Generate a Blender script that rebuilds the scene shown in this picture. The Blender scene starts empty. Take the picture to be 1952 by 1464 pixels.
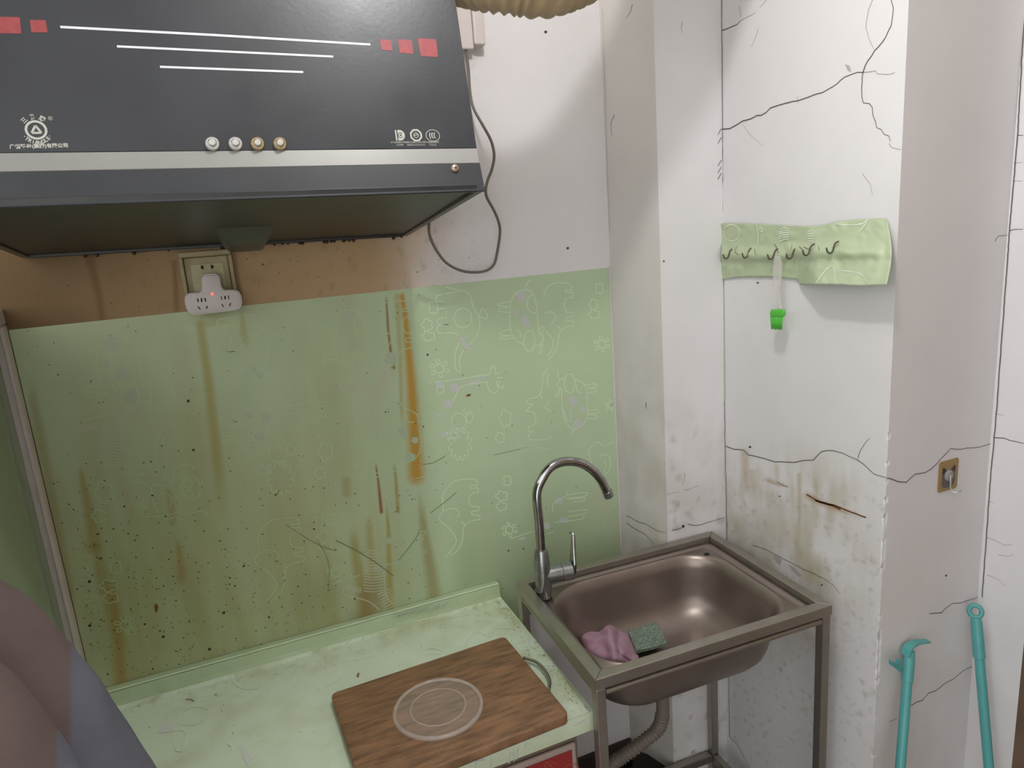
import bpy, bmesh, math, random
import numpy as np
from mathutils import Vector, Matrix, noise
random.seed(7); rng = np.random.default_rng(7)
SC = bpy.context.scene
COL = SC.collection
# ---------------------------------------------------------------- camera, world, lamp, exposure
F = 1317.2567
CP = np.array([-0.19722, -1.51408, 1.70063])
RX, RY, RZ = 1.3500041, 0.0741187, -0.3998431
def rotm(a, b, g):
    c, s = math.cos, math.sin
    X = np.array([[1,0,0],[0,c(a),-s(a)],[0,s(a),c(a)]]); Y = np.array([[c(b),0,s(b)],[0,1,0],[-s(b),0,c(b)]])
    Z = np.array([[c(g),-s(g),0],[s(g),c(g),0],[0,0,1]]); return Z @ Y @ X
M = rotm(RX, RY, RZ)
cd = bpy.data.cameras.new('camera'); cam = bpy.data.objects.new('camera', cd); COL.objects.link(cam)
cam.location = CP; cam.rotation_euler = (RX, RY, RZ)
cd.sensor_fit = 'HORIZONTAL'; cd.sensor_width = 36; cd.lens = F * 36 / 1952; cd.clip_start = 0.02
SC.camera = cam
w = bpy.data.worlds.new('world'); SC.world = w; w.use_nodes = True
w.node_tree.nodes['Background'].inputs[0].default_value = (0.985, 0.99, 1.0, 1)
w.node_tree.nodes['Background'].inputs[1].default_value = 2.15
LP = (0.20, -0.90, 2.50)
ld = bpy.data.lights.new('lamp_light', 'POINT'); ld.energy = 17.0; ld.color = (1, .99, .995); ld.shadow_soft_size = .03
lo = bpy.data.objects.new('lamp_light', ld); lo.location = LP; COL.objects.link(lo)
SC.view_settings.view_transform = 'Standard'; SC.view_settings.look = 'None'
SC.view_settings.gamma = 1; SC.view_settings.exposure = -0.06; SC.view_settings.use_curve_mapping = False

# ---------------------------------------------------------------- helpers
def A(*v): return np.array(v, float)
def ray(q): return M @ A((q[0]-976)/F, -(q[1]-732)/F, -1)
def at(q, P0, n):                       # photograph pixel -> point on a plane of the room
    d = ray(q); n = A(*n); t = ((A(*P0)-CP) @ n) / (d @ n); return CP + t*d
def atx(q, x): return at(q, (x,0,0), (1,0,0))
def aty(q, y): return at(q, (0,y,0), (0,1,0))
def atz(q, z): return at(q, (0,0,z), (0,0,1))
def proj(P):
    v = (np.asarray(P)-CP) @ M
    return np.stack([976+F*v[:,0]/-v[:,2], 732-F*v[:,1]/-v[:,2]], 1)
def s2l(c):
    c = np.asarray(c, float)/255
    return np.where(c <= .04045, c/12.92, ((c+.055)/1.055)**2.4)
def mesh(name, v, f, m=None, parent=None, smooth=False):
    me = bpy.data.meshes.new(name); me.from_pydata([tuple(map(float, p)) for p in v], [], [tuple(map(int, q)) for q in f]); me.update()
    o = bpy.data.objects.new(name, me); COL.objects.link(o)
    if m: me.materials.append(m)
    if smooth: me.shade_smooth()
    if parent: o.parent = parent; o.matrix_parent_inverse = parent.matrix_world.inverted()
    return o
def tag(o, label=None, cat=None, group=None, kind=None):
    for k, x in (('label', label), ('category', cat), ('group', group), ('kind', kind)):
        if x: o[k] = x
    return o
def empty(name, loc, label, cat, group=None):
    o = bpy.data.objects.new(name, None); o.location = [float(x) for x in loc]; COL.objects.link(o); o.empty_display_size = .05
    o.matrix_world = Matrix.Translation(o.location)
    return tag(o, label, cat, group)
def bmo(name, bm, m, parent=None, smooth=False, auto=None):
    bmesh.ops.recalc_face_normals(bm, faces=bm.faces[:])
    me = bpy.data.meshes.new(name); bm.to_mesh(me); bm.free()
    o = bpy.data.objects.new(name, me); COL.objects.link(o); me.materials.append(m)
    if smooth: me.shade_smooth()
    if auto is not None: me.shade_smooth(); me.set_sharp_from_angle(angle=math.radians(auto))
    if parent: o.parent = parent; o.matrix_parent_inverse = parent.matrix_world.inverted()
    return o
def prism(bm, pts, d, bev=0, seg=2):    # planar polygon pts extruded by vector d
    vs = [bm.verts.new([float(x) for x in p]) for p in pts]; vt = [bm.verts.new([float(x) for x in A(*p)+A(*d)]) for p in pts]
    fs = [bm.faces.new(vs), bm.faces.new(vt[::-1])]; n = len(pts)
    for i in range(n): fs.append(bm.faces.new((vs[i], vt[i], vt[(i+1)%n], vs[(i+1)%n])))
    bmesh.ops.recalc_face_normals(bm, faces=fs)
    if bev:
        es = list({e for f in fs for e in f.edges})
        bmesh.ops.bevel(bm, geom=es, offset=bev, segments=seg, affect='EDGES', profile=.5)
def box(bm, lo_, hi_, bev=0, seg=2):
    x0,y0,z0 = lo_; x1,y1,z1 = hi_
    prism(bm, [(x0,y0,z0),(x1,y0,z0),(x1,y1,z0),(x0,y1,z0)], (0,0,z1-z0), bev, seg)
def smoothpath(pts, n=6):
    P = [A(*p) for p in pts]; out = []
    for i in range(len(P)-1):
        p0 = P[max(i-1,0)]; p1 = P[i]; p2 = P[i+1]; p3 = P[min(i+2,len(P)-1)]
        for k in range(n):
            t = k/n; out.append(.5*((2*p1)+(-p0+p2)*t+(2*p0-5*p1+4*p2-p3)*t*t+(-p0+3*p1-3*p2+p3)*t**3))
    out.append(P[-1]); return out
def tube(bm, path, r, seg=12, cap=True):
    P = [A(*p) for p in path]; n = len(P); rings = []
    up = None
    for i in range(n):
        t = P[min(i+1,n-1)]-P[max(i-1,0)]; t = t/np.linalg.norm(t)
        if up is None:
            up = np.cross(t, A(0,0,1) if abs(t[2]) < .9 else A(0,1,0))
        up = up - t*(up@t); up /= np.linalg.norm(up); b = np.cross(t, up)
        rr = r[i] if hasattr(r, '__len__') else r
        rings.append([bm.verts.new([float(x) for x in P[i]+rr*(math.cos(a)*up+math.sin(a)*b)]) for a in [2*math.pi*k/seg for k in range(seg)]])
    for i in range(n-1):
        for k in range(seg):
            bm.faces.new((rings[i][k], rings[i][(k+1)%seg], rings[i+1][(k+1)%seg], rings[i+1][k]))
    if cap: bm.faces.new(rings[0][::-1]); bm.faces.new(rings[-1])
def lathe(bm, prof, c, seg=32, ax=(0,0,1)):   # prof: (radius, height) along axis
    ax = Vector(ax).normalized(); q = Vector((0,0,1)).rotation_difference(ax); c = Vector([float(x) for x in c]); rings = []
    for r, h in prof:
        if r < 1e-6: rings.append([bm.verts.new(c + q @ Vector((0,0,h)))])
        else: rings.append([bm.verts.new(c + q @ Vector((r*math.cos(2*math.pi*k/seg), r*math.sin(2*math.pi*k/seg), h))) for k in range(seg)])
    for a, b in zip(rings[:-1], rings[1:]):
        for k in range(seg):
            k2 = (k+1) % seg
            if len(a) == 1 and len(b) == 1: continue
            if len(a) == 1: bm.faces.new((a[0], b[k2], b[k]))
            elif len(b) == 1: bm.faces.new((a[k], a[k2], b[0]))
            else: bm.faces.new((a[k], a[k2], b[k2], b[k]))
def ribbons(name, lines, n, m, parent, width, lift=.0006):
    """thin flat strokes lying on a surface; lines: lists of 3D points, n: surface normal"""
    if 1 < len(lines) <= 10:
        for l in lines: o = ribbons(name, [l], n, m, parent, width, lift)
        return o
    n = A(*n); n = n/np.linalg.norm(n); V = []; Fc = []; lift0 = lift; cnt_ = 0
    for ln in lines:
        wd = width
        if isinstance(ln, tuple): ln, wd = ln
        P = [A(*p) for p in ln]; N = len(P)
        if N < 2: continue
        b = len(V); lift = lift0 + (cnt_ % 60)*5e-6; cnt_ += 1
        for i in range(N):
            t = P[min(i+1,N-1)]-P[max(i-1,0)]; t /= (np.linalg.norm(t)+1e-12); s = np.cross(n, t)
            ww = wd[0]+(wd[1]-wd[0])*i/(N-1) if hasattr(wd, '__len__') else wd
            V += [P[i]+s*ww/2+n*lift, P[i]-s*ww/2+n*lift]
        for i in range(N-1): Fc.append((b+2*i, b+2*i+1, b+2*i+3, b+2*i+2))
    o = mesh(name, V, Fc, m, parent)
    if len(lines) > 1: o['kind'] = 'stuff'
    return o
def blobs(name, lst, n, m, parent, lift=.0006, seg=10):
    """flat patches; lst of point loops"""
    if 1 < len(lst) <= 10:
        for l in lst: o = blobs(name, [l], n, m, parent, lift)
        return o
    n = A(*n); n = n/np.linalg.norm(n); V = []; Fc = []
    for lp in lst:
        b = len(V); V += [A(*p)+n*lift for p in lp]; Fc.append(tuple(range(b, b+len(lp))))
    o = mesh(name, V, Fc, m, parent)
    if len(lst) > 1: o['kind'] = 'stuff'
    return o

# ---------------------------------------------------------------- materials
def mat(name, col, rough=.6, metal=0, var=0, vscale=20, bump=0, bscale=200, attr=False, coat=0, alpha=1, trans=0, spec=.5, stretch=None, col2=None, emit=0, ior=1.45, rvar=0):
    m = bpy.data.materials.new(name); m.use_nodes = True; nt = m.node_tree; N = nt.nodes; L = nt.links
    b = N['Principled BSDF']; rgb = list(map(float, s2l(col))) + [1]
    b.inputs['Base Color'].default_value = rgb; b.inputs['Roughness'].default_value = rough; b.inputs['Metallic'].default_value = metal
    b.inputs['Coat Weight'].default_value = coat; b.inputs['Alpha'].default_value = alpha; b.inputs['Transmission Weight'].default_value = trans
    b.inputs['Specular IOR Level'].default_value = spec; b.inputs['IOR'].default_value = ior; b.inputs['Coat Roughness'].default_value = .12
    if emit: b.inputs['Emission Color'].default_value = rgb; b.inputs['Emission Strength'].default_value = emit
    geo = N.new('ShaderNodeNewGeometry'); vec = geo.outputs['Position']
    if stretch:
        mp = N.new('ShaderNodeMapping'); mp.inputs['Scale'].default_value = stretch; L.new(vec, mp.inputs[0]); vec = mp.outputs[0]
    src = None
    if attr:
        an = N.new('ShaderNodeAttribute'); an.attribute_name = 'Col'; src = an.outputs['Color']
    if var:
        nz = N.new('ShaderNodeTexNoise'); nz.inputs['Scale'].default_value = vscale; nz.inputs['Detail'].default_value = 6; L.new(vec, nz.inputs['Vector'])
        nz.inputs['Roughness'].default_value = .6
        mx = N.new('ShaderNodeMix'); mx.data_type = 'RGBA'; mx.blend_type = 'MIX' if col2 else 'MULTIPLY'
        rp = N.new('ShaderNodeMapRange'); rp.inputs['From Min'].default_value = .32; rp.inputs['From Max'].default_value = .68
        L.new(nz.outputs['Fac'], rp.inputs[0])
        if src is not None: L.new(src, mx.inputs[6])
        else: mx.inputs[6].default_value = rgb
        if col2:
            mx.inputs[7].default_value = list(map(float, s2l(col2))) + [1]; rp.inputs['To Max'].default_value = var; L.new(rp.outputs[0], mx.inputs[0])
        else:
            rp.inputs['To Min'].default_value = 1-var; rp.inputs['To Max'].default_value = 1
            cc = N.new('ShaderNodeCombineColor'); [L.new(rp.outputs[0], cc.inputs[i]) for i in range(3)]
            mx.inputs[0].default_value = 1; L.new(cc.outputs[0], mx.inputs[7])
        src = mx.outputs[2]
    if src is not None: L.new(src, b.inputs['Base Color'])
    if rvar:
        n3 = N.new('ShaderNodeTexNoise'); n3.inputs['Scale'].default_value = 9; n3.inputs['Detail'].default_value = 5; L.new(vec, n3.inputs['Vector'])
        r3 = N.new('ShaderNodeMapRange'); r3.inputs['To Min'].default_value = max(rough-rvar,.02); r3.inputs['To Max'].default_value = rough+rvar
        r3.inputs['From Min'].default_value = .3; r3.inputs['From Max'].default_value = .7
        L.new(n3.outputs['Fac'], r3.inputs[0]); L.new(r3.outputs[0], b.inputs['Roughness'])
    if bump:
        n2 = N.new('ShaderNodeTexNoise'); n2.inputs['Scale'].default_value = bscale; n2.inputs['Detail'].default_value = 4; L.new(vec, n2.inputs['Vector'])
        bp = N.new('ShaderNodeBump'); bp.inputs['Strength'].default_value = bump; bp.inputs['Distance'].default_value = .001
        L.new(n2.outputs['Fac'], bp.inputs['Height']); L.new(bp.outputs[0], b.inputs['Normal'])
    return m
WALLC = (224,222,222)
m_wall = mat('wall_plaster', WALLC, .75, attr=True, var=.05, vscale=6, bump=.25, bscale=120)
m_sheet = mat('sheet_vinyl', (176,205,160), .42, attr=True, bump=.3, bscale=14, spec=.4, var=.05, vscale=9)
m_counter = mat('counter_vinyl', (178,212,170), .3, attr=True, bump=.35, bscale=18, spec=.5, var=.05, vscale=12)
m_print = mat('print_white', (205,226,192), .45)
m_print_d = mat('print_faded', (181,204,158), .5)
m_print_g = mat('print_grey', (196,200,196), .5)
m_print_gd = mat('print_grey_faded', (176,190,162), .5)
m_crack = mat('crack_dark', (96,88,86), .9)
m_crack_l = mat('crack_light', (168,160,158), .9)
m_rust = mat('rust', (122,78,40), .8, var=.5, vscale=300)
m_speck = mat('grease_speck', (58,56,26), .4)
m_hood = mat('hood_glass', (42,45,49), .40, coat=.2, spec=.6, var=.15, vscale=9, rvar=.06, bump=.12, bscale=160)
m_hoodin = mat('hood_steel_dark', (56,57,56), .38, metal=.25, var=.3, vscale=12)
m_hoodband = mat('hood_band_dark', (50,53,56), .40, var=.2, vscale=14, coat=.1)
m_stripe = mat('hood_stripe', (142,142,137), .4, metal=.15, var=.12, vscale=6)
m_hline = mat('hood_print_white', (205,208,212), .5)
m_hred = mat('hood_print_red', (150,66,68), .5, var=.25, vscale=150)
m_hlogo = mat('hood_print_logo', (178,178,168), .5)
m_flabel = mat('hood_print_faint', (128,128,124), .5)
m_steel = mat('stainless_steel', (172,166,158), .36, metal=.85, var=.3, vscale=14, rvar=.08, col2=(120,116,92))
m_basin = mat('basin_steel', (160,148,140), .36, metal=.82, var=.16, vscale=8, rvar=.05, bump=.05, bscale=500)
m_chrome = mat('chrome', (186,186,186), .13, metal=1, var=.3, vscale=60, rvar=.05)
m_dull = mat('dull_chrome', (168,172,172), .25, metal=.9, var=.3, vscale=50, rvar=.1)
m_seam = mat('dark_seam', (40,38,36), .8)
m_wood = mat('board_wood', (156,118,86), .5, var=.95, vscale=2.4, col2=(100,78,58), stretch=(7,42,8), bump=.15, bscale=60)
m_plate = mat('clear_plastic', (226,216,206), .16, alpha=.13, spec=.6)
m_rim = mat('clear_plastic_rim', (232,222,212), .15, alpha=.28, spec=.7)
m_cream = mat('old_plastic', (170,158,118), .5, var=.35, vscale=40, col2=(118,92,54))
m_white = mat('white_plastic', (208,200,196), .4, var=.05, vscale=30)
m_black = mat('slot_black', (22,20,18), .7)
m_led = mat('led_red', (255,70,60), .4, emit=4)
m_cord = mat('grey_cable', (112,106,98), .5)
m_duct = mat('duct_plastic', (192,168,132), .5, var=.2, vscale=20, spec=.5)
m_duct2 = mat('duct_rib', (176,168,156), .45, spec=.6)
m_teal = mat('teal_plastic', (88,164,162), .3, var=.08, vscale=20)
m_rag = mat('towel_mauve', (184,148,166), .95, var=.22, vscale=60, bump=.9, bscale=420)
m_pad = mat('scouring_pad', (88,106,94), .9, var=.9, vscale=170, bump=.9, bscale=500, col2=(150,165,150))
m_cloth = mat('jacket_cloth', (116,98,94), .95, attr=True, var=.1, vscale=15, bump=.6, bscale=700)
m_cloth2 = mat('jacket_patch', (98,99,112), .95, var=.18, vscale=12, bump=.6, bscale=700)
m_frame = mat('window_frame_white', (214,204,198), .4, var=.1, vscale=20)
m_gls = mat('window_glass_green', (150,168,140), .12, spec=.6, alpha=.93)
m_floor = mat('floor_tile', (128,118,110), .5, var=.4, vscale=6)
m_ceil = mat('ceiling_paint', (228,225,222), .8, var=.03)
m_green = mat('silicone_green', (88,190,66), .45)
m_clear = mat('clear_handle', (225,220,216), .2, alpha=.35, spec=.6)
m_tan = mat('tan_film', (158,130,84), .4, var=.15, vscale=60)
m_catg = mat('print_cat', (104,98,98), .5, var=.35, vscale=120)
m_catd = mat('print_cat_dark', (52,48,44), .5)
m_red = mat('red_panel', (152,52,48), .35, var=.1, vscale=8)
m_cab = mat('cabinet_metal', (128,112,98), .5, metal=.2)
m_cabtrim = mat('cabinet_trim', (172,156,146), .4)
m_dark = mat('dark_box', (44,36,34), .8)
m_drain = mat('drain_hose', (118,108,100), .5)
m_paper = mat('hook_sheet', (178,192,158), .45, spec=.5, bump=.1, bscale=40)
m_hook = mat('hook_metal', (96,88,74), .4, metal=.7)
m_screw = mat('screw', (170,150,130), .35, metal=.6)
m_brass = mat('button_brass', (196,178,140), .3, metal=.8, var=.4, vscale=200, col2=(120,84,44))
m_silver = mat('button_silver', (205,205,200), .3, metal=.7)
m_crumb = mat('crumb', (150,110,70), .8)

# ---------------------------------------------------------------- painted wall grids
def fbm(P, sc, seed=0, oct=4):
    out = np.zeros(len(P)); amp = 1; tot = 0
    o = Vector((seed*13.1, seed*7.7, seed*3.3))
    for k in range(oct):
        out += amp*np.array([noise.noise(Vector(p)*sc*(2**k)+o) for p in P]); tot += amp; amp *= .5
    return out/tot
def seg_dist(px, line):
    d = np.full(len(px), 1e9); tt = np.zeros(len(px)); L = A(*[0]); pts = np.array(line, float)
    ln = np.r_[0, np.cumsum(np.linalg.norm(np.diff(pts, axis=0), axis=1))]
    for i in range(len(pts)-1):
        a, b = pts[i], pts[i+1]; ab = b-a; t = np.clip(((px-a)@ab)/(ab@ab), 0, 1)
        q = np.linalg.norm(px-(a+t[:,None]*ab), axis=1); k = q < d; d[k] = q[k]; tt[k] = (ln[i]+t[k]*(ln[i+1]-ln[i]))/ln[-1]
    return d, tt
def blend(c, col, a): return c*(1-a[:,None]) + s2l(col)[None,:]*a[:,None]
def streak(c, px, line, w0, w1, col, al, soft=.6, fade=(0,0)):
    d, t = seg_dist(px, line); wd = (w0+(w1-w0)*t)/2
    a = np.clip((wd*(1+soft)-d)/(wd*soft*2+.01), 0, 1)*al
    if fade[0]: a *= np.clip(t/fade[0], 0, 1)
    if fade[1]: a *= np.clip((1-t)/fade[1], 0, 1)
    return blend(c, col, a)
def sm(x, a, b): t = np.clip((x-a)/(b-a), 0, 1); return t*t*(3-2*t)
def wallgrid(name, p, q, z0, z1, nx, nz, m, paint, base, back=.04, nb=None, edge=None, kind='structure', parent=None):
    """vertical wall from plan point p to q (interior on the left of p->q seen from above), with a thin body behind"""
    p = A(*p); q = A(*q); d = q-p; nrm = A(d[1], -d[0]); nrm /= np.linalg.norm(nrm)   # towards the room
    u = np.linspace(0,1,nx+1); z = np.linspace(z0,z1,nz+1); U, Z = np.meshgrid(u, z)
    P = np.stack([p[0]+U*d[0], p[1]+U*d[1], Z], -1)
    if edge: edge(P, nrm)
    V = P.reshape(-1,3); n1 = len(V); Fc = []
    for j in range(nz):
        b = j*(nx+1); Fc += [(b+i, b+i+1, b+i+nx+2, b+i+nx+1) for i in range(nx)]
    dh = d/np.linalg.norm(d)*back*1.05; Vb = [(*(x-nrm*back), zz) for x, zz in ((p+dh,z0),(q-dh,z0),(q-dh,z1),(p+dh,z1))]
    Vf = [V[0], V[nx], V[-1], V[n1-1-nx]]
    VV = np.vstack([V, np.array(Vb)]); B = n1
    Fc += [(B,B+3,B+2,B+1),(0,B,B+1,nx),(nx,B+1,B+2,n1-1),(n1-1,B+2,B+3,n1-1-nx),(n1-1-nx,B+3,B,0)]
    o = mesh(name, VV, Fc, m, parent)
    c = np.tile(s2l(base), (len(VV),1)); px = proj(VV)
    if paint: c = paint(c, px, VV)
    ca = o.data.color_attributes.new('Col', 'FLOAT_COLOR', 'POINT'); ca.data.foreach_set('color', np.c_[c, np.ones(len(c))].astype(np.float32).ravel())
    if kind: o['kind'] = kind
    return o
ZF, ZC = .14, 2.62
CB = (.745,-.150); CD = (.922,-.155); DE = (.922,-.622); EF = (1.22,-.622)
# back wall: greasy orange film above the sheet under the hood
def paint_back(c, px, P):
    n = fbm(P, 6, 1, 3)
    x = px[:,0] + n*60
    a = (1-sm(x, 690, 900))*.9*sm(px[:,1], -200, 360)
    c = blend(c, (182,148,98), a)
    a2 = (1-sm(x, 300, 800))*.45*(.6+.4*np.clip(n*2+.5,0,1)); c = blend(c, (146,114,76), a2*sm(px[:,1],300,480)); c = blend(c, (98,76,44), (1-sm(px[:,0], 40, 400))*.85)  # brown film; far left painted darker to offset the ambient light there
    c = streak(c, px, [(168,480),(178,520),(190,570),(196,615)], 18, 10, (104,72,34), .55)
    c = streak(c, px, [(337,590),(335,540),(332,500)], 10, 8, (100,66,30), .5)
    c = streak(c, px, [(457,560),(450,520),(444,480)], 8, 8, (84,54,30), .5)
    n2 = fbm(P, 60, 5, 2); c = blend(c, (120,96,60), np.clip(n2*1.6-.35,0,1)*.5*(1-sm(px[:,0], 820, 960)))
    return c
wb = wallgrid('wall_back', (-.72,0), (.70,0), ZF, ZC, 260, 420, m_wall, paint_back, WALLC)
def edge_bc_b(P, n):
    for j in range(P.shape[0]):
        z = P[j,0,2]; k = max(0, noise.noise(Vector((z*70,1,3))))*.004*(1 if z < 1.35 else .25)
        P[j,-1,1] += k*.4; P[j,-1,0] += k*.6
def edge_bc_c(P, n):
    for j in range(P.shape[0]):
        z = P[j,0,2]; k = max(0, noise.noise(Vector((z*70,1,3))))*.004*(1 if z < 1.35 else .25)
        P[j,0,1] += k*.4; P[j,0,0] += k*.6
def grime(c, px, P, al=.25, y0=700, y1=1000):
    n = fbm(P, 9, 3, 4); n2 = fbm(P*[1,1,.25], 30, 8, 3)
    a = np.clip(.5+n*1.6+n2*.8,0,1)*al*sm(px[:,1], y0, y1)
    return blend(c, (158,150,124), a)
def paint_b(c, px, P): return grime(c, px, P, .38, 450, 1000)
def paint_c(c, px, P):
    c = grime(c, px, P, .22, 620, 950); n = fbm(P, 28, 4, 3)
    return blend(c, (140,128,112), np.clip(n*2.4-.5,0,1)*.5*sm(px[:,1], 740, 900))
wall_b = wallgrid('wall_pillar_side', (.70,0), CB, ZF, ZC, 24, 420, m_wall, paint_b, (212,208,203), edge=edge_bc_b)
wall_c = wallgrid('wall_pillar_front', CB, CD, ZF, ZC, 30, 420, m_wall, paint_c, WALLC, edge=edge_bc_c)
def chip(z):
    k = max(0, noise.noise(Vector((z*55,4,3)))-.12)*.012*(1 if z < 1.3 else .12)
    for zc, h, s in ((.835,.022,.009),(.80,.03,.006),(.765,.02,.006),(1.09,.02,.004),(1.02,.04,.004)):
        k += s*max(0, 1-abs(z-zc)/h)
    return k
def edge_de_d(P, n):
    for j in range(P.shape[0]): k = chip(P[j,0,2]); P[j,-1,0] += k*.8; P[j,-1,1] += k*.7
def edge_de_e(P, n):
    for j in range(P.shape[0]): k = chip(P[j,0,2]); P[j,0,0] += k*.8; P[j,0,1] += k*.7
def paint_d(c, px, P):
    n = fbm(P, 8, 6, 4); n2 = fbm(P*[1,1,.2], 40, 9, 3); n3 = fbm(P, 70, 2, 2)
    zone = sm(px[:,1], 820, 940)*(1-sm(px[:,1], 1150, 1330))*(1-sm(px[:,0], 1560, 1690))
    c = blend(c, (172,160,122), np.clip(.45+n*1.5+n2,0,1)*.55*zone)
    c = blend(c, (150,142,126), np.clip(n3*2-.35,0,1)*.55*sm(px[:,1], 860, 960))
    zone2 = np.exp(-(((px[:,0]-1560)/70)**2+((px[:,1]-1075)/55)**2)); c = blend(c, (150,142,88), zone2*.5*np.clip(.6+n*1.5,0,1))
    zone3 = np.exp(-(((px[:,0]-1470)/60)**2+((px[:,1]-1010)/50)**2)); c = blend(c, (160,150,104), zone3*.4)
    for ln, wv, al in (([(1420,862),(1422,905),(1424,945)], 14, .45), ([(1434,900),(1438,950)], 10, .3), ([(1523,905),(1524,980),(1522,1050)], 8, .45), ([(1480,890),(1482,930)], 10, .3), ([(1556,915),(1558,960)],8,.2)):
        c = streak(c, px, ln, wv, wv*.8, (168,140,84), al, fade=(0,.4))
    c = streak(c, px, [(1530,940),(1575,963),(1640,985)], 12, 6, (176,132,84), .6, fade=(.1,.3))
    c = streak(c, px, [(1455,912),(1480,922),(1505,928)], 7, 4, (160,124,72), .6, fade=(.2,.3))
    return c
wall_d = wallgrid('wall_right', CD, DE, ZF, ZC, 90, 440, m_wall, paint_d, WALLC, edge=edge_de_d)
def paint_e(c, px, P): return grime(c, px, P, .12, 800, 1400)
wall_e = wallgrid('wall_right_return', DE, EF, ZF, ZC, 40, 420, m_wall, paint_e, (216,213,213), edge=edge_de_e)
wall_f = wallgrid('wall_right_end', EF, (1.22,-.722), ZF, ZC, 16, 120, m_wall, paint_e, WALLC)
wall_f2 = wallgrid('wall_far_right', (1.26,-.722), (1.26,-2.6), ZF, ZC, 4, 4, m_wall, None, (150,128,108))
# above: the end wall reaches the corner, the dark door frame starts beside it
bm = bmesh.new(); box(bm, (1.2205,-.80,ZF), (1.2595,-.7205,2.1), .002); dj = bmo('door_1', bm, mat('door_brown', (112,90,74), .6, var=.2, vscale=10)); dj['kind'] = 'structure'
bm = bmesh.new(); box(bm, (-.2,-2.64,ZF), (1.3,-2.6,ZC)); tag(bmo('rear_light_block', bm, m_ceil), kind='structure')  # unseen wall added behind the camera to hold back ambient light
bm = bmesh.new(); box(bm, (-1.4,-2.6,ZF-.05), (1.3,.04,ZF)); tag(bmo('floor', bm, m_floor), kind='structure')
bm = bmesh.new(); box(bm, (-1.4,-2.6,ZC), (1.3,.04,ZC+.05)); tag(bmo('ceiling', bm, m_ceil), kind='structure')
bm = bmesh.new(); box(bm, (.45,-.012,ZF+.001), (.698,-.001,.232), .002); tag(bmo('baseboard_back', bm, mat('baseboard_dark', (60,50,44), .7)), kind='structure')

# cracks --------------------------------------------------------------
def zc(pts, ox, oy, s): return [(ox+x*s, oy+y*s) for x, y in pts]
def jag(pl, amp=1.2):
    out = []
    for a, b in zip(pl[:-1], pl[1:]):
        L = math.dist(a, b); n = max(1, int(L/9))
        for k in range(n):
            t = k/n; j = 0 if k == 0 else 1; out.append((a[0]+(b[0]-a[0])*t+random.uniform(-amp,amp)*j, a[1]+(b[1]-a[1])*t+random.uniform(-amp,amp)*j))
    out.append(pl[-1]); return out
nC = (CD[1]-CB[1], -(CD[0]-CB[0]), 0); nB = (CB[1]-0, -(CB[0]-.70), 0)
def onB(q): return at(q, (.70,0,0), nB)
def onC(q): return at(q, (CB[0],CB[1],0), nC)
def onD(q): return atx(q, DE[0])
def onE(q): return aty(q, DE[1])
def onF(q): return atx(q, EF[0])
def cracks(wall, on, n, lst, m, wpx=2.4):
    for ln in lst:
        wv = wpx
        if isinstance(ln, tuple): ln, wv = ln
        P = [on(q) for q in jag(ln)]; w_ = wv*.00105
        ribbons('crack', [(P, (w_, w_*.55))], n, m, wall, w_)
c6 = lambda p: zc(p, 1340, 0, .3142)
c5 = lambda p: zc(p, 1360, 780, .3033)
c4 = lambda p: zc(p, 1600, 1100, .2486)
cracks(wall_d, onD, (-1,0,0), [
 (c6([(112,785),(165,780),(210,755),(240,735),(290,722),(330,700),(355,700),(385,682),(410,655),(490,630),(575,612),(640,590),(725,562),(790,525),(860,468),(940,438),(972,440)]), 2.6),
 (c6([(972,440),(985,400),(1040,310),(1090,255),(1143,155),(1156,45),(1142,0)]), 2.2),
 (c6([(972,440),(967,500),(965,590),(975,625),(1010,628),(1028,650),(1032,700),(1055,775),(1082,785),(1100,815),(1130,825),(1138,858)]), 1.8),
 (c6([(110,187),(205,150),(228,125)]), 2.4),
 (c5([(78,232),(130,252),(190,257),(220,288),(300,305),(390,332),(480,333),(630,320),(655,290),(680,266),(755,260),(820,278),(900,315)]), 2.4),
 (c5([(900,315),(950,350),(1010,408),(1095,432)]), 1.8),
 (c5([(910,310),(930,250),(960,205),(985,180)]), 1.2),
 (c5([(245,855),(340,885),(470,955),(600,1020),(690,1060),(760,1110),(800,1160)]), 1.6),
 ([(1390,1403),(1405,1418),(1420,1445),(1428,1464)], 2),
], m_crack)
cracks(wall_d, onD, (-1,0,0), [
 (c6([(972,440),(1050,430),(1060,448),(1130,452),(1165,440)]), 1.6),(c6([(1030,0),(1005,60),(990,170),(1010,240),(1040,300)]), 1.4),
 (c6([(1130,870),(1145,895),(1200,908)]), 1.4),(c6([(970,1055),(1015,1115),(1030,1185)]), 1.4),(c6([(335,175),(320,230),(290,285)]), 1.3),(c6([(385,0),(345,45)]), 1.3),
 (c6([(228,125),(300,90),(320,75)]), 1.3),(c6([(575,585),(577,630)]), 1.4),(c6([(240,755),(300,830),(370,885)]), 1),(c6([(220,35),(228,110)]),1.3)], m_crack_l)
cracks(wall_e, onE, (0,-1,0), [
 (c5([(1095,432),(1160,455),(1210,460),(1265,408),(1330,398),(1400,345),(1440,300),(1490,245),(1560,252),(1680,235),(1755,210)]), 2),
 (c5([(1355,1285),(1430,1280),(1500,1220),(1550,1218),(1640,1190),(1680,1170)]), 1.8),
 (c4([(548,985),(640,942),(680,890),(740,870),(800,820),(900,760),(940,722),(1035,678)]), 1.9),
 (c4([(380,1110),(450,1080)]), 1.3),
 (c6([(1770,1464),(1790,1432),(1850,1425)]), 1.4)], m_crack)
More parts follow.
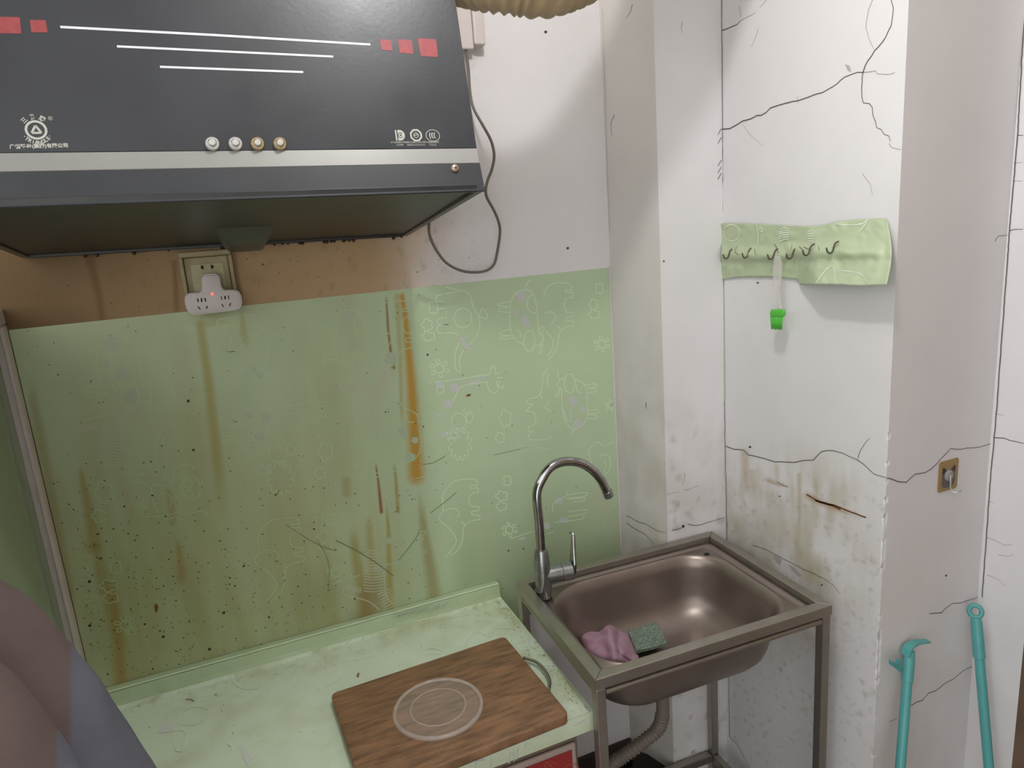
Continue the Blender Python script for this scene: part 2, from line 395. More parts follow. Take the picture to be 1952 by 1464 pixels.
cracks(wall_f, onF, (-1,0,0), [
 (c5([(1760,178),(1830,182),(1900,203),(1952,215)]), 2), ([(1924,440),(1935,437),(1950,437)], 1.6), ([(1939,258),(1951,258)], 1.6)], m_crack)
cracks(wall_f, onF, (-1,0,0), [
 (c5([(1715,805),(1760,820),(1830,855),(1880,850)]), 1.4), (c5([(1720,1040),(1780,1065),(1840,1110)]), 1.3), (c5([(1790,915),(1850,925),(1890,912)]), 1.2), (c5([(1730,580),(1765,590)]), 1.2),
 ([(1932,311),(1950,309)],1.2), ([(1930,345),(1950,345)],1.2), ([(1897,788),(1915,792)],1.2)], m_crack_l)
cb = lambda p: zc(p, 1140, 760, .2049)
cracks(wall_b, onB, nB, [(cb([(265,1090),(300,1100),(360,1140),(400,1155),(440,1160),(500,1200),(560,1230),(630,1245)]), 1.8), (cb([(270,1155),(310,1190),(370,1225),(430,1255),(490,1320),(520,1355)]), 2), (cb([(445,35),(450,95)]), 2.6), (zc([(115,800),(90,860),(98,950)],1140,0,.2731), 1.4), (zc([(240,30),(225,90),(195,125)],1140,0,.2731), 1.3)], m_crack)
cracks(wall_c, onC, nC, [(cb([(830,1165),(900,1180),(960,1172),(1060,1140),(1175,1105)]), 1.8), (cb([(690,1225),(770,1205),(800,1190)]), 2), (cb([(800,690),(810,730),(780,800)]), 1.3)], m_crack)
cracks(wall_c, onC, nC, [(cb([(800,850),(940,810)]), 2), (cb([(640,890),(760,865)]), 1.4), (zc([(590,150),(580,200),(592,235)],1140,0,.2731), 1.3)], m_crack_l)
# open joints where the walls meet
def corner_line(wall, on, n, pts, wpx, m): ribbons('crack', [([on(q) for q in jag(pts, .5)], wpx*.00105)], n, m, wall, .002, .0012)
corner_line(wall_d, onD, (-1,0,0), [(1376,0),(1377.5,160),(1378,424),(1382,798),(1386,1022),(1391,1403)], 1.8, m_crack)
corner_line(wall_f, onF, (-1,0,0), [(1953,31),(1940.5,258),(1925,440),(1900,786),(1887,932),(1873,1138)], 2, m_crack)
corner_line(wall_b, onB, nB, [(1149,15),(1158,320),(1163,443)], 1, m_crack_l)
for q, s in (((1372,245),-1),((1372,262),-1),((1372,305),1),((1372,318),1),((1372,330),1)):
    ribbons('crack', [([onC((q[0]+3,q[1])), onC((q[0]-4,q[1]+12))], .0018)], nC, m_crack, wall_c, .002)
# rust scrape
ribbons('rust_scrape', [([onD(q) for q in jag(c5([(585,535),(640,568),(700,588),(760,603),(830,632),(900,658),(960,680)]), .8)], .0032), ([onD(q) for q in jag(c5([(640,572),(740,602),(800,630)]), .8)], .0045), ([onD(q) for q in c5([(400,455),(440,480),(470,488)])], .0016)], (-1,0,0), m_rust, wall_d, .003)
# flaked plaster and holes
def flake(wall, on, n, pl, m): blobs('plaster_flake', [[on(q) for q in pl]], n, m, wall, .0009)
m_flake = mat('flake_grey', (176,170,172), .8); m_hole = mat('hole_dark', (70,64,60), .9)
flake(wall_d, onD, (-1,0,0), c5([(370,918),(410,915),(430,945),(420,980),(395,960)]), m_flake)
flake(wall_d, onD, (-1,0,0), c5([(475,975),(510,995),(560,1050),(540,1055),(490,1005)]), m_flake)
flake(wall_d, onD, (-1,0,0), c6([(862,388),(892,400),(902,438),(880,425)]), m_flake)
for on, wl, n, q, r in ((onD,wall_d,(-1,0,0),(1430,852),2.5),(onD,wall_d,(-1,0,0),(1487,946),1.6),(onD,wall_d,(-1,0,0),(1567,1115),2),(onC,wall_c,nC,(1302,1003),3),(onE,wall_e,(0,-1,0),(1803,1097),2),
                        (lambda q: aty(q,0),wb,(0,-1,0),(1040,61),3),(lambda q: aty(q,0),wb,(0,-1,0),(1082,473),2.6),(onC,wall_c,nC,(1265,498),2),(onD,wall_d,(-1,0,0),(1445,539),2)):
    blobs('plaster_hole', [[on((q[0]+r*math.cos(a), q[1]+r*.9*math.sin(a))) for a in [k*math.pi/4 for k in range(8)]]], n, m_hole, wl, .0008)

# ---------------------------------------------------------------- left glass partition
g = empty('window_1', (-.565,-.02,ZF), None, None); g['kind'] = 'structure'
bm = bmesh.new(); box(bm, (-.592,-.028,ZF), (-.566,-.0015,1.60), .004); bmo('window_frame', bm, m_frame, g)
bm = bmesh.new(); box(bm, (-.572,-.033,ZF+.01), (-.5665,-.0285,1.598), .001); bmo('bead', bm, m_frame, g)
bm = bmesh.new(); box(bm, (-.592,-1.3,1.60), (-.566,-.0015,1.63), .004); bmo('window_frame', bm, m_frame, g)
bm = bmesh.new(); box(bm, (-.590,-1.3,ZF), (-.583,-.0285,1.60)); bmo('glass', bm, m_gls, g)
bm = bmesh.new(); box(bm, (-.80,-1.3,ZF), (-.72,.03,1.62)); tag(bmo('wall_left', bm, mat('wall_left_paint', (120,118,100), .8)), kind='structure')  # unseen wall, kept low so ambient light spills over onto the counter

# ---------------------------------------------------------------- green printed sheet on the back wall
STW = lambda q: aty(q, 0)
def paint_sheet(c, px, P):
    n = fbm(P, 5, 11, 4); n2 = fbm(P*[1,1,.12], 22, 12, 3)
    x, y = px[:,0], px[:,1]
    old = 1-sm(x+n*80, 560, 860)
    c = blend(c, (178,182,134), old*.5*np.clip(.8+n,0,1))
    low = sm(y, 850, 1150)*(1-sm(x, 700, 860)); c = blend(c, (170,166,104), low*.40*np.clip(.7+n2*2,0,1))
    c = blend(c, (172,164,114), old*.30*np.clip(n2*2.5,0,1))
    c = blend(c, (152,168,126), sm(x,840,900)*sm(y, 850, 1100)*.5)
    scale_ = 1; Y1 = (178,142,40); Y2 = (150,128,50); O = (160,100,40)
    for ln, a, b, col, al, fd in (
      ([(765,556),(772,600),(778,660),(785,740),(791,850),(793,908)], 8, 28, (186,142,36), .9, (.02,0)),
      ([(757,565),(762,660),(766,780),(768,830)], 10, 6, (168,150,80), .5, (0,.2)),
      ([(736,562),(740,630),(746,680),(751,702)], 3, 5, (144,92,40), .95, (.1,0)),
      ([(716,882),(720,910),(724,945),(727,976)], 2.5, 6, (146,84,44), 1, (.1,0)),
      ([(751,880),(755,920),(759,975)], 5, 7, (158,140,58), .7, (.2,0)),
      ([(380,606),(388,660),(398,730),(405,800),(412,850),(417,900),(420,1000)], 14, 22, (160,144,56), .62, (.03,.35)),
      ([(400,608),(403,625)], 60, 44, (158,146,80), .35, (0,.3)),
      ([(461,600),(466,640),(470,665)], 9, 14, (156,146,72), .45, (0,.3)),
      ([(152,886),(162,940),(176,1000),(178,1040)], 6, 30, (160,138,62), .55, (.1,0)),
      ([(184,1042),(196,1110),(208,1135)], 18, 24, (156,138,68), .45, (0,.1)),
      ([(208,1112),(215,1160),(226,1220),(232,1300)], 26, 26, (166,134,50), .68, (.1,0)),
      ([(318,925),(328,975),(332,1005)], 10, 14, (160,138,78), .5, (.2,.2)),
      ([(338,1025),(343,1060),(346,1102)], 6, 18, (166,142,84), .55, (.2,0)),
      ([(659,906),(661,940)], 14, 16, (160,144,86), .5, (.2,0)),
      ([(672,1000),(678,1060),(690,1120),(700,1180)], 14, 26, (156,140,58), .6, (.2,0)),
      ([(702,980),(706,1050),(712,1110)], 12, 14, (166,148,72), .5, (.2,.3)),
      ([(736,950),(741,1020),(742,1090),(744,1160)], 4, 13, (162,148,64), .7, (.2,0)),
      ([(798,930),(808,1010),(820,1080),(828,1140)], 8, 26, (152,136,66), .6, (.3,0)),
      ([(715,1080),(708,1130),(700,1178)], 20, 60, (140,104,48), .5, (.3,0)),
      ([(600,1060),(610,1140),(600,1200)], 80, 130, (146,136,86), .3, (.5,0)),
      ([(620,650),(640,800),(650,1000)], 40, 60, (150,150,92), .2, (.3,.3)),
      ([(55,720),(90,900),(140,1180)], 16, 22, (140,126,72), .4, (.1,.1))):
        c = streak(c, px, ln, a, b, col, al, fade=fd)
    k = (y > 909)&(x > 770)&(x<815)&(y<925); 
    return c
SH_X0, SH_X1, SH_Z0, SH_Z1 = -.5655, .694, .715, 1.589
sheet = wallgrid('vinyl_sheet', (SH_X0,-.0012), (SH_X1,-.0012), SH_Z0, SH_Z1, 420, 263, m_sheet, paint_sheet, (186,206,170), back=.0009, kind=None)
tag(sheet, 'light green grease stained vinyl sheet printed with white animals on the back wall', 'wall sheet')
# folded top and creases of the sheet
ribbons('crease', [([aty(q,-.0012) for q in smoothpath([(938,866),(975,858),(1010,850),(1048,857)],4)], .0014), ([aty(q,-.0012) for q in [(784,913),(812,908)]], .001)], (0,-1,0), m_print, sheet, .001, .0008)
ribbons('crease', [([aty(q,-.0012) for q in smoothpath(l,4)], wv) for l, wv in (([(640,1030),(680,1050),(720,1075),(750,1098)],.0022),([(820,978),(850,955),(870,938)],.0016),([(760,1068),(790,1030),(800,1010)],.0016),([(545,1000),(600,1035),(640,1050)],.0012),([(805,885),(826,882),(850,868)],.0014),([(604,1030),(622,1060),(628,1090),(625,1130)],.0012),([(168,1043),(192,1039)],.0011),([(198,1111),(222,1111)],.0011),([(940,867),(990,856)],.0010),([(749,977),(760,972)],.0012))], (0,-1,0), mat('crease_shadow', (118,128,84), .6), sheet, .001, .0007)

# print motifs: strokes in photograph coordinates of the clearly visible copies, then repeated along the sheet
zB = lambda p: zc(p, 820, 500, .1947)
zD = lambda p: zc(p, 820, 780, .1947)
zA = lambda p: zc(p, 480, 500, .1947)
def ell(cx, cy, rx, ry, n=14, rot=0): return [(cx+rx*math.cos(t)*math.cos(rot)-ry*math.sin(t)*math.sin(rot), cy+rx*math.cos(t)*math.sin(rot)+ry*math.sin(t)*math.cos(rot)) for t in [2*math.pi*k/n for k in range(n+1)]]
def cloud(cx, cy, rx, ry, n=6):
    out = []
    for k in range(n*6+1):
        t = 2*math.pi*k/(n*6); r = .68+.32*abs(math.sin(n/2*t)); out.append((cx+rx*r*math.cos(t), cy+ry*r*math.sin(t)))
    return out
def flower(cx, cy, r):
    L = [ell(cx, cy, r*.45, r*.45, 8)]
    for k in range(6):
        a = k*1.05+.3; L.append([(cx+r*.5*math.cos(a), cy+r*.5*math.sin(a)), (cx+r*.8*math.cos(a-.2), cy+r*.8*math.sin(a-.2)), (cx+r*math.cos(a), cy+r*math.sin(a)), (cx+r*.8*math.cos(a+.3), cy+r*.8*math.sin(a+.3)), (cx+r*.5*math.cos(a+.3), cy+r*.5*math.sin(a+.3))])
    return L
elephant1 = [zB(p) for p in ([(1110,330),(1150,240),(1240,200),(1340,205),(1390,235),(1385,270),(1325,272),(1330,295),(1390,300),(1395,345),(1340,350),(1312,400),(1320,460),(1345,490),(1400,490),(1395,525),(1340,540),(1340,572),(1400,575),(1402,620),(1340,630),(1280,670),(1255,740),(1250,800),(1230,860),(1200,910),(1160,950)],
   [(1125,500),(1180,485),(1225,520),(1205,580),(1180,610)], [(1130,670),(1190,740),(1202,800),(1185,860),(1150,912)], [(1240,620),(1260,640),(1275,655)])]
cow = [zB(p) for p in ([(790,390),(830,310),(890,275),(970,280),(1020,340),(1045,450),(1055,600),(1060,680)], [(790,390),(780,500),(785,640),(800,700),(850,770),(920,805)],
   [(780,385),(675,402),(665,420),(770,435),(680,450),(670,480),(780,490)], [(795,655),(700,680),(690,710),(800,718),(695,730),(690,755),(815,740)], [(940,270),(935,230),(970,180),(1000,170)],
   [(1000,320),(960,350),(950,430),(980,480),(1040,500)], ell(970,770,55,98), [(845,660),(880,690),(885,740)], [(1060,690),(1090,630),(1115,640),(1080,710)], [(1085,790),(1070,870),(1090,885),(1100,800)], [(1030,820),(1090,795),(1105,730),(1060,690)])]
cow_f = [zB(p) for p in ([(835,320),(870,285),(930,285),(935,350),(920,390),(880,390),(845,350)], [(815,480),(845,460),(868,485),(850,525),(830,515)], [(890,600),(905,520),(930,510),(985,590),(960,620),(900,620)])]
ele2 = [zB(p) for p in ([(150,240),(240,265),(350,290),(395,340),(420,440),(460,500),(485,600),(470,680),(430,760),(380,810)], [(60,330),(180,300),(280,285)], [(60,330),(60,380),(140,385)], [(60,460),(145,460),(150,540),(80,552),(78,605),(180,608),(75,625),(85,690),(220,690),(280,715)],
   [(290,780),(250,870),(240,960),(250,1040),(280,1068),(300,1050),(285,980),(300,900),(345,850)], ell(320,545,85,95,16), [(480,530),(510,450),(560,520),(540,550),(480,530)])]
ele2_f = [zB([(290,730),(330,730),(345,790),(405,845),(360,850),(310,800)])]
giraffe = [zB(p) for p in ([(-20,1178),(120,1165),(240,1150),(480,1110),(590,1095)], [(220,1370),(270,1260),(300,1220),(400,1190),(560,1170)], [(560,1170),(570,1240),(630,1280),(665,1240),(645,1160)], [(590,1095),(595,1030),(612,1010),(632,1030),(640,1100)], [(660,1160),(720,1215),(700,1232),(650,1190)], [(640,1100),(680,1080)], [(650,1130),(710,1128)])] + \
   [zA(p) for p in ([(1600,1215),(1790,1172)], [(1610,1240),(1770,1200),(1775,1225),(1610,1262)], [(1620,1300),(1780,1280),(1795,1360),(1620,1390)], [(1620,1420),(1790,1395),(1800,1420),(1630,1450)])]
giraffe_f = [zB(p) for p in (ell(95,1200,42,35), ell(235,1225,45,45), ell(178,1390,45,38), ell(430,1178,62,22,12,-.3), ell(512,1115,38,18))]
ele3 = [zB([(1155,1030),(1110,1100),(1095,1200),(1080,1280),(1040,1320),(960,1340),(945,1385),(1005,1390),(960,1430),(950,1470)]), zB([(1160,1090),(1145,1150),(1165,1220)]), zB([(1070,1290),(1100,1335)]), zB([(1160,1370),(1125,1420),(1180,1460)]),
   zD([(945,0),(950,20),(1010,30),(1035,90),(1015,150),(965,175),(962,215),(1005,215),(968,245),(965,285),(1000,300),(1100,297),(1160,285),(1190,268)])]
cow2 = [zB(p) for p in ([(1240,1210),(1265,1150),(1320,1135)], ell(1365,1185,52,95), [(1415,1145),(1480,1175),(1525,1240),(1540,1460)], [(1285,1250),(1290,1350),(1300,1480)], [(1240,1210),(1290,1245)], [(1515,1200),(1615,1190),(1620,1220),(1530,1235),(1620,1240),(1610,1268),(1530,1275)], [(1240,1320),(1232,1290),(1270,1240),(1255,1310),(1240,1320)], [(1250,1070),(1255,1130)], [(1430,1190),(1440,1260),(1490,1275)])] + \
   [zD(p) for p in ([(1300,0),(1310,80),(1350,160),(1400,195),(1470,175),(1530,90),(1540,0)], [(1540,10),(1640,12),(1640,40),(1545,42),(1638,68),(1610,90),(1545,90)], [(1400,195),(1395,240),(1380,270)], [(1310,20),(1345,120),(1380,90),(1370,10)])]
cow2_f = [zB(p) for p in ([(1355,1340),(1385,1315),(1435,1325),(1435,1390),(1410,1420),(1375,1390)], ell(1490,1435,26,30))] + [zD([(1400,120),(1440,98),(1490,130),(1478,180),(1420,188),(1398,170)])]
sheep = [zD(p) for p in (ell(280,115,72,76,16), cloud(290,340,115,165,12), cloud(385,80,35,60,8), [(330,240),(310,220),(370,170)], [(390,60),(330,20),(340,-10)])]
sheep_f = [zD([(105,230),(180,215),(185,262),(120,270)]), zD(ell(82,60,22,20,8))]
ele4 = [zD(p) for p in ([(460,710),(430,685),(330,685),(230,710),(150,790),(122,860),(125,990),(90,1050),(110,1105),(180,1160),(250,1260),(245,1320),(190,1400),(150,1450)], [(460,710),(460,742),(400,750),(395,775),(460,770),(465,815),(415,820),(380,870),(390,940),(430,955),(475,955),(470,990),(410,1000),(412,1030),(480,1040),(478,1080),(410,1090),(340,1130),(320,1200),(310,1300),(260,1390),(200,1430)], [(130,1000),(200,970),(265,985),(285,1040),(260,1045)], [(305,1100),(345,1140)])]
clouds = [cloud(*zB([(1655,255)])[0], 8, 12, 4), cloud(*zB([(1600,410)])[0], 9, 11, 5), cloud(*zB([(1605,510)])[0], 11, 9, 5), cloud(*zD([(735,90)])[0], 12, 18, 5), cloud(*zD([(685,280)])[0], 9, 11, 5), cloud(*zD([(755,700)])[0], 8, 11, 4), cloud(*zD([(700,850)])[0], 12, 10, 5), cloud(*zD([(700,950)])[0], 11, 9, 5), cloud(*zB([(100,1250)])[0], 8, 9, 4)] + flower(*zB([(1680,800)])[0], 16) + flower(*zD([(775,1180)])[0], 15) + flower(*zB([(1770,1400)])[0],12)
giraffe2 = [zD(p) for p in ([(780,1270),(900,1230),(1000,1195)], [(1110,1230),(1210,1200)], [(1330,840),(1520,815),(1520,850),(1340,875)], [(1360,880),(1500,870),(1510,895),(1400,905)], [(1350,1000),(1520,985),(1520,1020),(1350,1050)], [(1210,1110),(1480,1075),(1500,1040)], [(1330,840),(1350,800)], [(1200,1000),(1200,930),(1260,890),(1330,850)])]
giraffe2_f = [zD(p) for p in (ell(1260,895,42,32), ell(1310,1085,45,28), ell(1145,1140,32,36), ell(905,1265,40,12,8,-.2))]
lion = [zD(p) for p in ([(1550,420),(1560,390),(1640,320),(1700,360),(1780,320),(1800,310)], [(1550,420),(1570,500),(1600,600)], [(1660,460),(1720,440),(1760,490),(1750,600),(1700,640)], [(1700,500),(1720,550),(1700,610)])]
lion2 = [zA([(0,0),(0,1)])] + [zc(p, 480, 780, .1947) for p in ([(1260,225),(1275,290),(1240,330),(1235,370),(1110,355),(1095,440),(1110,560),(1150,610)], ell(1400,390,75,105), ell(1380,350,35,40,8), ell(1380,440,35,32,8), [(1150,450),(1200,430),(1240,480),(1230,560)], [(1170,610),(1200,680),(1250,650),(1310,665)], [(1260,225),(1370,175),(1440,210)], [(1310,560),(1310,620),(1480,600),(1520,640)])][0:]
lion2 = lion2[1:]
def zebra(cx, cy, s, fl=1):
    L = []
    for k in range(15):                       # body
        y = cy-28*s+k*5.6*s; x0 = cx-20*s+abs(k-3)*.5*s; x1 = cx+21*s-abs(k-6)*.5*s
        L.append([(cx+fl*(x0-cx), y), (cx+fl*(-2*s), y-2*s), (cx+fl*(x1-cx), y+1*s)])
    for k in range(8):                        # neck leaning up
        t = k/7; bx = 20+16*t; by = -30-34*t
        L.append([(cx+fl*(bx-13+4*t)*s, cy+(by-5)*s), (cx+fl*bx*s, cy+(by)*s), (cx+fl*(bx+13-4*t)*s, cy+(by+6)*s)])
    for k in range(9):                        # foreleg
        x = -26-k*3.4; L.append([(cx+fl*x*s, cy-32*s+k*.6*s), (cx+fl*(x+1.5)*s, cy-22*s+k*.8*s)])
    L.append([(cx+fl*12*s, cy-66*s),(cx+fl*-10*s, cy-48*s),(cx+fl*-56*s, cy-34*s),(cx+fl*-56*s, cy-22*s)])
    L.append([(cx+fl*42*s, cy-56*s),(cx+fl*24*s, cy-36*s),(cx+fl*20*s, cy+20*s)])
    return L
def zebra_f(cx, cy, s, fl=1): return [[(cx+fl*x*s, cy+y*s) for x, y in ((24,-76),(30,-92),(42,-94),(52,-86),(52,-74),(40,-66))]]
def toW(pl, dx=0, dz=0, y=-.0012):
    out = []
    for q in pl:
        p = aty(q, y); out.append(A(p[0]+dx, y, p[2]+dz))
    return out
def insheet(P): return all(SH_X0+.02 < p[0] < SH_X1-.004 and SH_Z0 < p[2] < SH_Z1-.002 for p in P)
def clipruns(P):
    runs, cur = [], []
    for p in P:
        if SH_X0+.02 < p[0] < SH_X1-.003 and SH_Z0+.005 < p[2] < SH_Z1-.003: cur.append(p)
        else:
            if len(cur) > 1: runs.append(cur)
            cur = []
    if len(cur) > 1: runs.append(cur)
    return runs
motifs = [(elephant1, [], [0,-.405]), (cow, cow_f, [0,-.412,-.86]), (ele2, ele2_f, [0,-.46]), (giraffe, giraffe_f, [0,-.42]), (ele3, [], [0,-.43,-.86]), (cow2, cow2_f, [0,-.44]), (sheep, sheep_f, [0,-.41]), (ele4, [], [0,-.42,-.83]), (clouds, [], [0,-.43,-.86]), (giraffe2, giraffe2_f, [0,-.44]), (lion, [], [0]), (lion2, [], [0,-.43]),
          (zebra(707,765,1.0), zebra_f(707,765,1.0), [0]), (zebra(212,840,1.05), zebra_f(212,840,1.05), [0]), (zebra(1168,990,.9,-1), [], [0]), (zebra(712,1098,-1.0,-1), [], [0]), (zebra(560,1010,.9), zebra_f(560,1010,.9), [])]
bright, faded, gb, gf, zeb = [], [], [], [], []
zebs = [m_[0] for m_ in motifs[-5:]]
for st, fl, offs in motifs:
    for dx in offs:
        for ln in st:
            P = toW(smoothpath([(a, b) for a, b in ln], 4), dx)
            for run in clipruns(P):
                (zeb if st in zebs else bright if run[0][0] > .185 else faded).append(run)
        for ln in fl:
            P = toW(ln[:-1] if ln[0] == ln[-1] else ln, dx)
            if .165 < sum(p[0] for p in P)/len(P) < .222: continue
            if insheet(P): (gb if P[0][0] > .185 else gf).append(P)
ribbons('print', bright, (0,-1,0), m_print, sheet, .0021, .0004); ribbons('print', faded, (0,-1,0), m_print_d, sheet, .0020, .0004)
ribbons('print', zeb, (0,-1,0), mat('print_zebra', (192,194,166), .5), sheet, .0024, .0004)
blobs('print', gb, (0,-1,0), m_print_g, sheet, .0003); blobs('print', gf, (0,-1,0), m_print_gd, sheet, .0003)
# grease specks on sheet and wall
def specks(name, n, fx, parent, m, y, rr=(.0006,.0018)):
    V = []; Fc = []
    k = 0
    while k < n:
        q = fx()
        p = aty(q, y)
        if name == 'grease_specks' and not (SH_X0+.01 < p[0] < SH_X1 and SH_Z0+.04 < p[2] < SH_Z1-.004): continue
        r = random.uniform(*rr)*(2 if random.random() < .06 else 1); e = random.uniform(.5,1); a0 = random.uniform(0,3.1); b = len(V)
        for j in range(7):
            a = 2*math.pi*j/7; x_, z_ = r*math.cos(a), r*e*math.sin(a)
            V.append((p[0]+x_*math.cos(a0)-z_*math.sin(a0), p[1]-.0006, p[2]+x_*math.sin(a0)+z_*math.cos(a0)))
        Fc.append(tuple(range(b,b+7))); k += 1
    o = mesh(name, V, Fc, m, parent); o['kind'] = 'stuff'; return o
def fx1():
    while True:
        x = random.uniform(40, 1170); y = random.uniform(560, 1310)
        pr = .09+.9*max(0,min(1,(y-820)/300))*(1 if x < 640 else .35 if x < 860 else .12)
        if random.random() < pr: return (x, y)
specks('grease_specks', 820, fx1, sheet, m_speck, -.0012)
specks('grease_spots', 90, lambda: (random.uniform(30,930), random.uniform(470,600)), wb, mat('speck_brown', (92,62,32), .6), -.0003, (.0006,.0014))
blobs('grease_drop', [[aty((298+dx*1.0,1158+dy),-.0012) for dx,dy in ((0,-8),(4,-2),(2,7),(-1,10),(-3,2),(-4,-5))], [aty((892+dx,753+dy),-.0012) for dx,dy in ((-5,2),(0,-2),(6,-2),(4,2),(-1,3))]], (0,-1,0), mat('drop_brown', (120,82,44), .5), sheet, .0008)
# green strip left over in the corner beside the hooks
ribbons('sheet_remnant', [([onD(q) for q in [(1379.5,545),(1380.5,640),(1382,765)]], .0035)], (-1,0,0), m_print_d, wall_d, .004, .0015)
# white edge at the right end of the sheet
ribbons('sheet_edge', [([aty(q,-.0012) for q in [(1161,508),(1166,609),(1172,745),(1176,858),(1182,1000),(1185,1060)]], .0035)], (0,-1,0), mat('sheet_edge', (206,208,196), .6), sheet, .0035, .0012)

# ---------------------------------------------------------------- counter
ZT = .80; XR = .3290; YF = -.496; XL = -.565
cnt = empty('counter', ((XL+XR)/2, -.25, ZF), 'low counter wrapped in pale green printed vinyl left of the sink', 'counter')
def paint_counter(c, px, P):
    n = fbm(P, 14, 21, 4); n2 = fbm(P, 50, 22, 3)
    edge = np.exp(-np.abs(P[:,0]-XR)/.05)+.8*np.exp(-np.abs(P[:,1]+.03)/.05)
    c = blend(c, (172,168,96), np.clip(edge,0,1)*.6*np.clip(.3+n*2,0,1))
    c = blend(c, (150,146,80), np.clip(edge,0,1)*.5*np.clip(n2*2.5-.3,0,1))
    c = blend(c, (186,196,150), np.clip(n*1.5,0,1)*.5)
    return c
def topgrid(name, x0, x1, y0, y1, z, nx, ny, th, m, paint, base, parent, relief=None):
    V = []; Fc = []
    for j in range(ny+1):
        for i in range(nx+1):
            x = x0+(x1-x0)*i/nx; y = y0+(y1-y0)*j/ny; V.append([x, y, z+(relief(x,y) if relief else 0)])
    for j in range(ny):
        for i in range(nx): b = j*(nx+1)+i; Fc.append((b,b+1,b+nx+2,b+nx+1))
    n1 = len(V); V += [[x0,y0,z-th],[x1,y0,z-th],[x1,y1,z-th],[x0,y1,z-th]]
    Fc += [(n1,n1+3,n1+2,n1+1),(nx,n1+1,n1+2,n1-1)[::1],(n1,0,n1-1-nx,n1+3)]
    Fc += [tuple([n1,n1+1]+list(range(nx,-1,-1))), tuple([n1+2,n1+3]+list(range(n1-1-nx,n1)))]
    V = np.array(V); o = mesh(name, V, Fc, m, parent); c = paint(np.tile(s2l(base),(len(V),1)), proj(V), V)
    ca = o.data.color_attributes.new('Col','FLOAT_COLOR','POINT'); ca.data.foreach_set('color', np.c_[c,np.ones(len(c))].astype(np.float32).ravel()); return o
MINT = (220,235,212)
def crel(x, y):
    return .0006*noise.noise(Vector((x*9,y*9,1)))+ .004*max(0,1-(y+.024 and abs(y+.024)/.012)) if y > -.036 else .0006*noise.noise(Vector((x*9,y*9,1)))
ctop = topgrid('worktop', XL, XR, YF, -.022, ZT, 230, 120, .040, m_counter, paint_counter, MINT, cnt, crel)
V = []; Fc = []
N_ = 160
for i in range(N_+1):
    x = XL+(XR-.0-XL)*i/N_; wv = .0015*noise.noise(Vector((x*14,0,0)))+(.004*max(0,noise.noise(Vector((x*22,3,0)))) if x < -.3 else 0)
    V += [(x,-.0022,ZT-.03),(x,-.0022,ZT+.0385+wv*.3),(x,-.018,ZT+.0385+wv*.3),(x,-.0215-wv,ZT+.034),(x,-.0225-wv*1.6,ZT+.012),(x,-.025,ZT+.002),(x,-.024,ZT-.03)]
for i in range(N_):
    for k in range(6): b = i*7; Fc.append((b+k,b+k+1,b+7+k+1,b+7+k))
Fc += [tuple(range(6,-1,-1)), tuple(range(N_*7,N_*7+7))]
bs = mesh('backsplash', V, Fc, m_counter, cnt, False); Vn = np.array(V)
c = paint_counter(np.tile(s2l((190,210,174)),(len(Vn),1)), proj(Vn), Vn*[1,1,1]+[0,-.1,0]); ca = bs.data.color_attributes.new('Col','FLOAT_COLOR','POINT'); ca.data.foreach_set('color', np.c_[c,np.ones(len(c))].astype(np.float32).ravel())
ribbons('seam_edge', [([A(x,-.0215,ZT+.0388) for x in np.linspace(XL,XR-.003,30)], .0035), ([A(x,-.0262,ZT+.0022+.0008*math.sin(x*60)) for x in np.linspace(XL,XR-.003,60)], .0028)], (0,-.5,.85), mat('vinyl_white_edge', (206,224,190), .4), cnt, .003, .0008)
ribbons('seam_edge', [([A(x,YF+.001,ZT+.0005) for x in np.linspace(XL,XR,20)], .0035), ([A(XR-.001,y,ZT+.0005) for y in np.linspace(-.03,YF,20)], .002)], (0,0,1), mat('vinyl_white_edge_front', (214,226,196), .4), cnt, .003, .0008)
# counter print + dirt
def toC(ln, f): return [f(q) for q in smoothpath(ln, 4)]
def onT(q):
    p = atz(q, ZT)
    if p[1] > -.027:
        p = aty(q, -.0262); p[2] = min(p[2], ZT+.033)
    return p
zT = lambda p: zc(p, 600, 1150, .2971)
zL = lambda p: zc(p, 180, 1080, .2623)
zZ = lambda p: zc(p, 480, 1000, .2664)
cp = [zT(p) for p in ([(740,430),(900,340),(1000,210),(1050,185),(1110,215)], [(940,280),(1000,200)], [(1140,165),(1290,165),(1350,220),(1362,280),(1330,300),(1280,240)], [(700,300),(770,290),(830,320),(720,330)], [(0,330),(60,400)], [(120,380),(165,430),(160,480),(100,520)], [(300,300),(370,290),(380,340),(310,350)], [(1480,430),(1500,520)])] + \
     [zL(p) for p in ([(600,1130),(640,1060),(740,1020),(830,1040),(830,1090),(740,1150),(640,1150)], [(590,1200),(640,1190),(670,1240),(640,1340),(590,1330),(580,1260),(590,1200)], [(620,1250),(640,1300)], [(1000,830),(1080,890),(1200,880),(1280,820)], [(1390,740),(1430,710),(1490,730),(1480,790),(1410,800)], [(1700,700),(1770,720),(1785,800),(1720,860)], [(1640,850),(1650,900)], [(1150,1220),(1180,1260),(1220,1240)], [(960,1280),(1010,1330),(980,1400)])]
ribbons('print', [toC(l, onT) for l in cp], (0,0,1), mat('counter_print', (226,238,218), .4), cnt, .0024, .0012)
blobs('print', [[onT(q) for q in zL(p)] for p in ([(450,1200),(540,1140),(575,1150),(560,1200),(480,1215)], [(1060,1310),(1090,1320),(1140,1390),(1130,1464),(1090,1420)])], (0,0,1), mat('counter_print_grey', (218,224,218), .45), cnt, .0009)
zst = []
